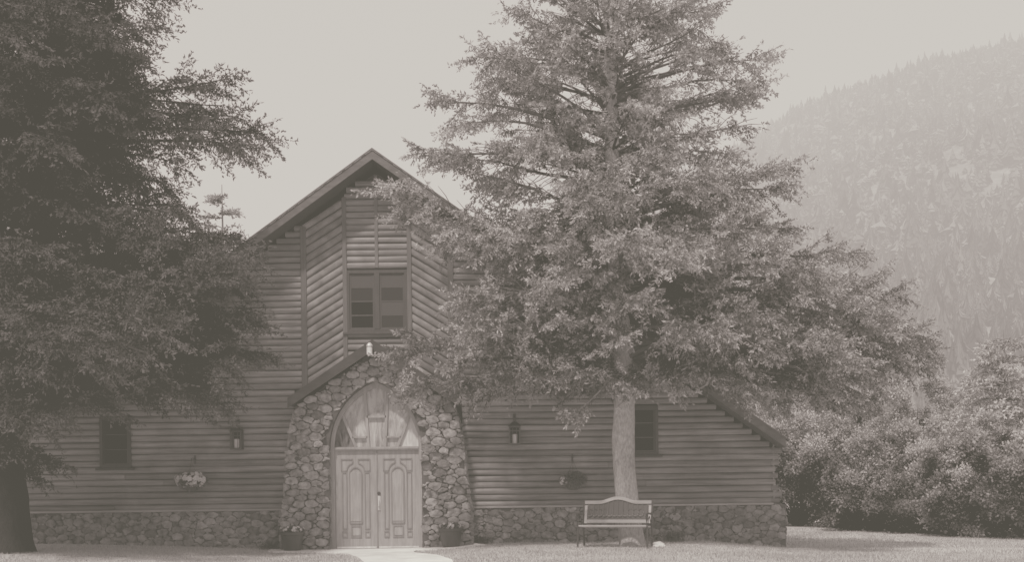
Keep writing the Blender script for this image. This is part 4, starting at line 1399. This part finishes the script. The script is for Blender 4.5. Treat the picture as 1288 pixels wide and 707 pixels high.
# woods on the hill: thousands of small conifers and scrub read as one mass
rg = np.random.default_rng(77)
allV, allS = [], []
cnt = 0
for i in range(32000):
    Y = 185 + 530 * rg.random() ** .8
    u = rg.uniform(-.08, .60)
    X = u * Y
    dn = .6 * mnoise.noise(Vector((X * .03, Y * .012, 7))) + .8 * mnoise.noise(Vector((X * .09, Y * .035, 2)))
    ridge = Y > 660
    low = Y < 330
    if rg.random() > .3 and not ridge and not (low and rg.random() < .5) and dn < rg.uniform(-.35, .35): continue
    z = hz_n(X, Y)
    h = (rg.uniform(3.0, 5.5) + (rg.uniform(1, 5) if rg.random() < .15 else 0)) * (.9 if ridge else 1.15) * (.85 if low else 1)
    conif = rg.random() < (.8 if (ridge or low) else .5)
    if not conif: h *= .55
    w_ = h * (rg.uniform(.2, .32) if conif else rg.uniform(.45, .65))
    shb = float(np.clip(rg.normal(.3 if conif else .75, .26), 0, 1))
    lev = 6 if conif else 4; K = 6; qf = .5
    if not .12 < u < .43: K = 4
    elif Y < 360 and u > .27: K = 13; qf = .24; lev += 2
    for l in range(lev):
        f_ = l / lev
        zz0 = z + h * (.08 + .8 * f_)
        rr = w_ * ((1 - f_) ** .8 if conif else math.sqrt(max(.1, 1 - (2 * f_ - .75) ** 2)))
        for k in range(K):
            a = rg.uniform(0, 2 * PI)
            e = np.array([math.cos(a), math.sin(a)]); q = np.array([-e[1], e[0]]) * rr * qf
            hh = h * (.26 if conif else .3)
            r2 = rr * rg.uniform(.7, 1.25)
            allV.append([[X, Y, zz0 + hh], [X + e[0] * r2 + q[0], Y + e[1] * r2 + q[1], zz0 - rg.uniform(0, .12) * h], [X + e[0] * r2 - q[0], Y + e[1] * r2 - q[1], zz0 - rg.uniform(0, .12) * h]])
            allS.append(shb + rg.normal(0, .08))
    cnt += 1
print("hill trees", cnt)
tag(quads_mesh("hill_woods", np.array(allV), np.clip(np.array(allS), 0, 1), M['hilltree'], nv=3), "hazy pale woodland of small conifers and scrub covering the hillside", "woods", kind="stuff")

# haze lying over the valley between the lawn and the hill
mb = MB(); mb.box(-900, 1300, 66, 1100, -30, 330, .5)
m = bpy.data.materials.new("valley_haze"); m.use_nodes = True
nt = m.node_tree; nt.nodes.clear()
out = N(nt, "ShaderNodeOutputMaterial"); ab = N(nt, "ShaderNodeVolumeAbsorption"); em = N(nt, "ShaderNodeEmission"); ad = N(nt, "ShaderNodeAddShader")
SIG = .0021
ab.inputs["Color"].default_value = (0, 0, 0, 1); ab.inputs["Density"].default_value = SIG
em.inputs["Color"].default_value = (1, 1, 1, 1); em.inputs["Strength"].default_value = SIG * 1.02  # self-glow stands in for sky light scattered by the haze
nt.links.new(ab.outputs[0], ad.inputs[0]); nt.links.new(em.outputs[0], ad.inputs[1]); nt.links.new(ad.outputs[0], out.inputs["Volume"])
tag(mb.build("haze", m), "pale summer haze lying in the valley before the hill", "haze", kind="stuff")

# ------------------------------------------------------------------ light
sd = Vector((-.44, -1.5, 2.25)).normalized()      # toward the sun
el = math.asin(sd.z); rot = math.atan2(sd.x, sd.y)
w = bpy.data.worlds.new("World"); SC.world = w; w.use_nodes = True
nt = w.node_tree; nt.nodes.clear()
out = N(nt, "ShaderNodeOutputWorld"); bg = N(nt, "ShaderNodeBackground")
sky = N(nt, "ShaderNodeTexSky", sky_type='NISHITA'); sky.sun_disc = False
sky.sun_elevation = el; sky.sun_rotation = rot % (2 * PI); sky.dust_density = 4; sky.air_density = 1.2
bw = N(nt, "ShaderNodeRGBToBW"); nt.links.new(sky.outputs[0], bw.inputs[0])
mx = mixc(nt, .72, bw.outputs[0], (9.2, 9.2, 9.2))      # white haze veils most of the blue
nt.links.new(mx, bg.inputs[0]); bg.inputs["Strength"].default_value = .116
nt.links.new(bg.outputs[0], out.inputs[0])
sun = bpy.data.lights.new("sun", 'SUN'); sun.energy = 4.9; sun.angle = R(3.5); sun.color = (1, .985, .97)
so = bpy.data.objects.new("sun", sun); COL.objects.link(so)
so.rotation_euler = sd.to_track_quat('Z', 'Y').to_euler(); so.location = (-20, -10, 40)

# ------------------------------------------------------------------ camera
cam = bpy.data.cameras.new("camera"); co = bpy.data.objects.new("camera", cam); COL.objects.link(co)
co.location = (0, 0, CAMZ)
co.rotation_euler = (Matrix.Rotation(R(90), 3, 'X') @ Matrix.Rotation(-ROLL, 3, 'Z')).to_euler()
cam.sensor_width = 36; cam.lens = FPX / 1288 * 36
cam.shift_y = (HZ - 353.5) / 1288
cam.clip_end = 6000
SC.camera = co

# ------------------------------------------------------------------ tone of the print: faded, warm grey
vs = SC.view_settings
vs.view_transform = 'Standard'; vs.look = 'None'; vs.exposure = 0; vs.gamma = 1
SC.display_settings.display_device = 'sRGB'
vs.use_curve_mapping = True
cm = vs.curve_mapping
def s2l(c): return c / 12.92 if c <= .04045 else ((c + .055) / 1.055) ** 2.4
def l2s(c): return c * 12.92 if c <= .0031308 else 1.055 * c ** (1 / 2.4) - .055
xs_ = [0, .003, .006, .012, .03, .06, .1, .17, .27, .4, .55, .72, .87, 1]
LO = (81, 78, 71); HI = (205, 201, 195)
MID = (1.5, -3.0, -1.5)
for ch in range(3):
    cv = cm.curves[ch]
    pts = []
    for x in xs_:
        s = l2s(x); s = max(0, s - .104 * math.exp(-s * 4))
        o_ = (LO[ch] + (HI[ch] - LO[ch]) * s + MID[ch] * 4 * s * (1 - s)) / 255
        pts.append((x, s2l(o_)))
    cv.points[0].location = pts[0]; cv.points[1].location = pts[-1]
    for p in pts[1:-1]: cv.points.new(*p)
cm.update()
SC.cycles.use_denoising = True
SC.cycles.max_bounces = 6; SC.cycles.transparent_max_bounces = 8
SC.cycles.volume_bounces = 0
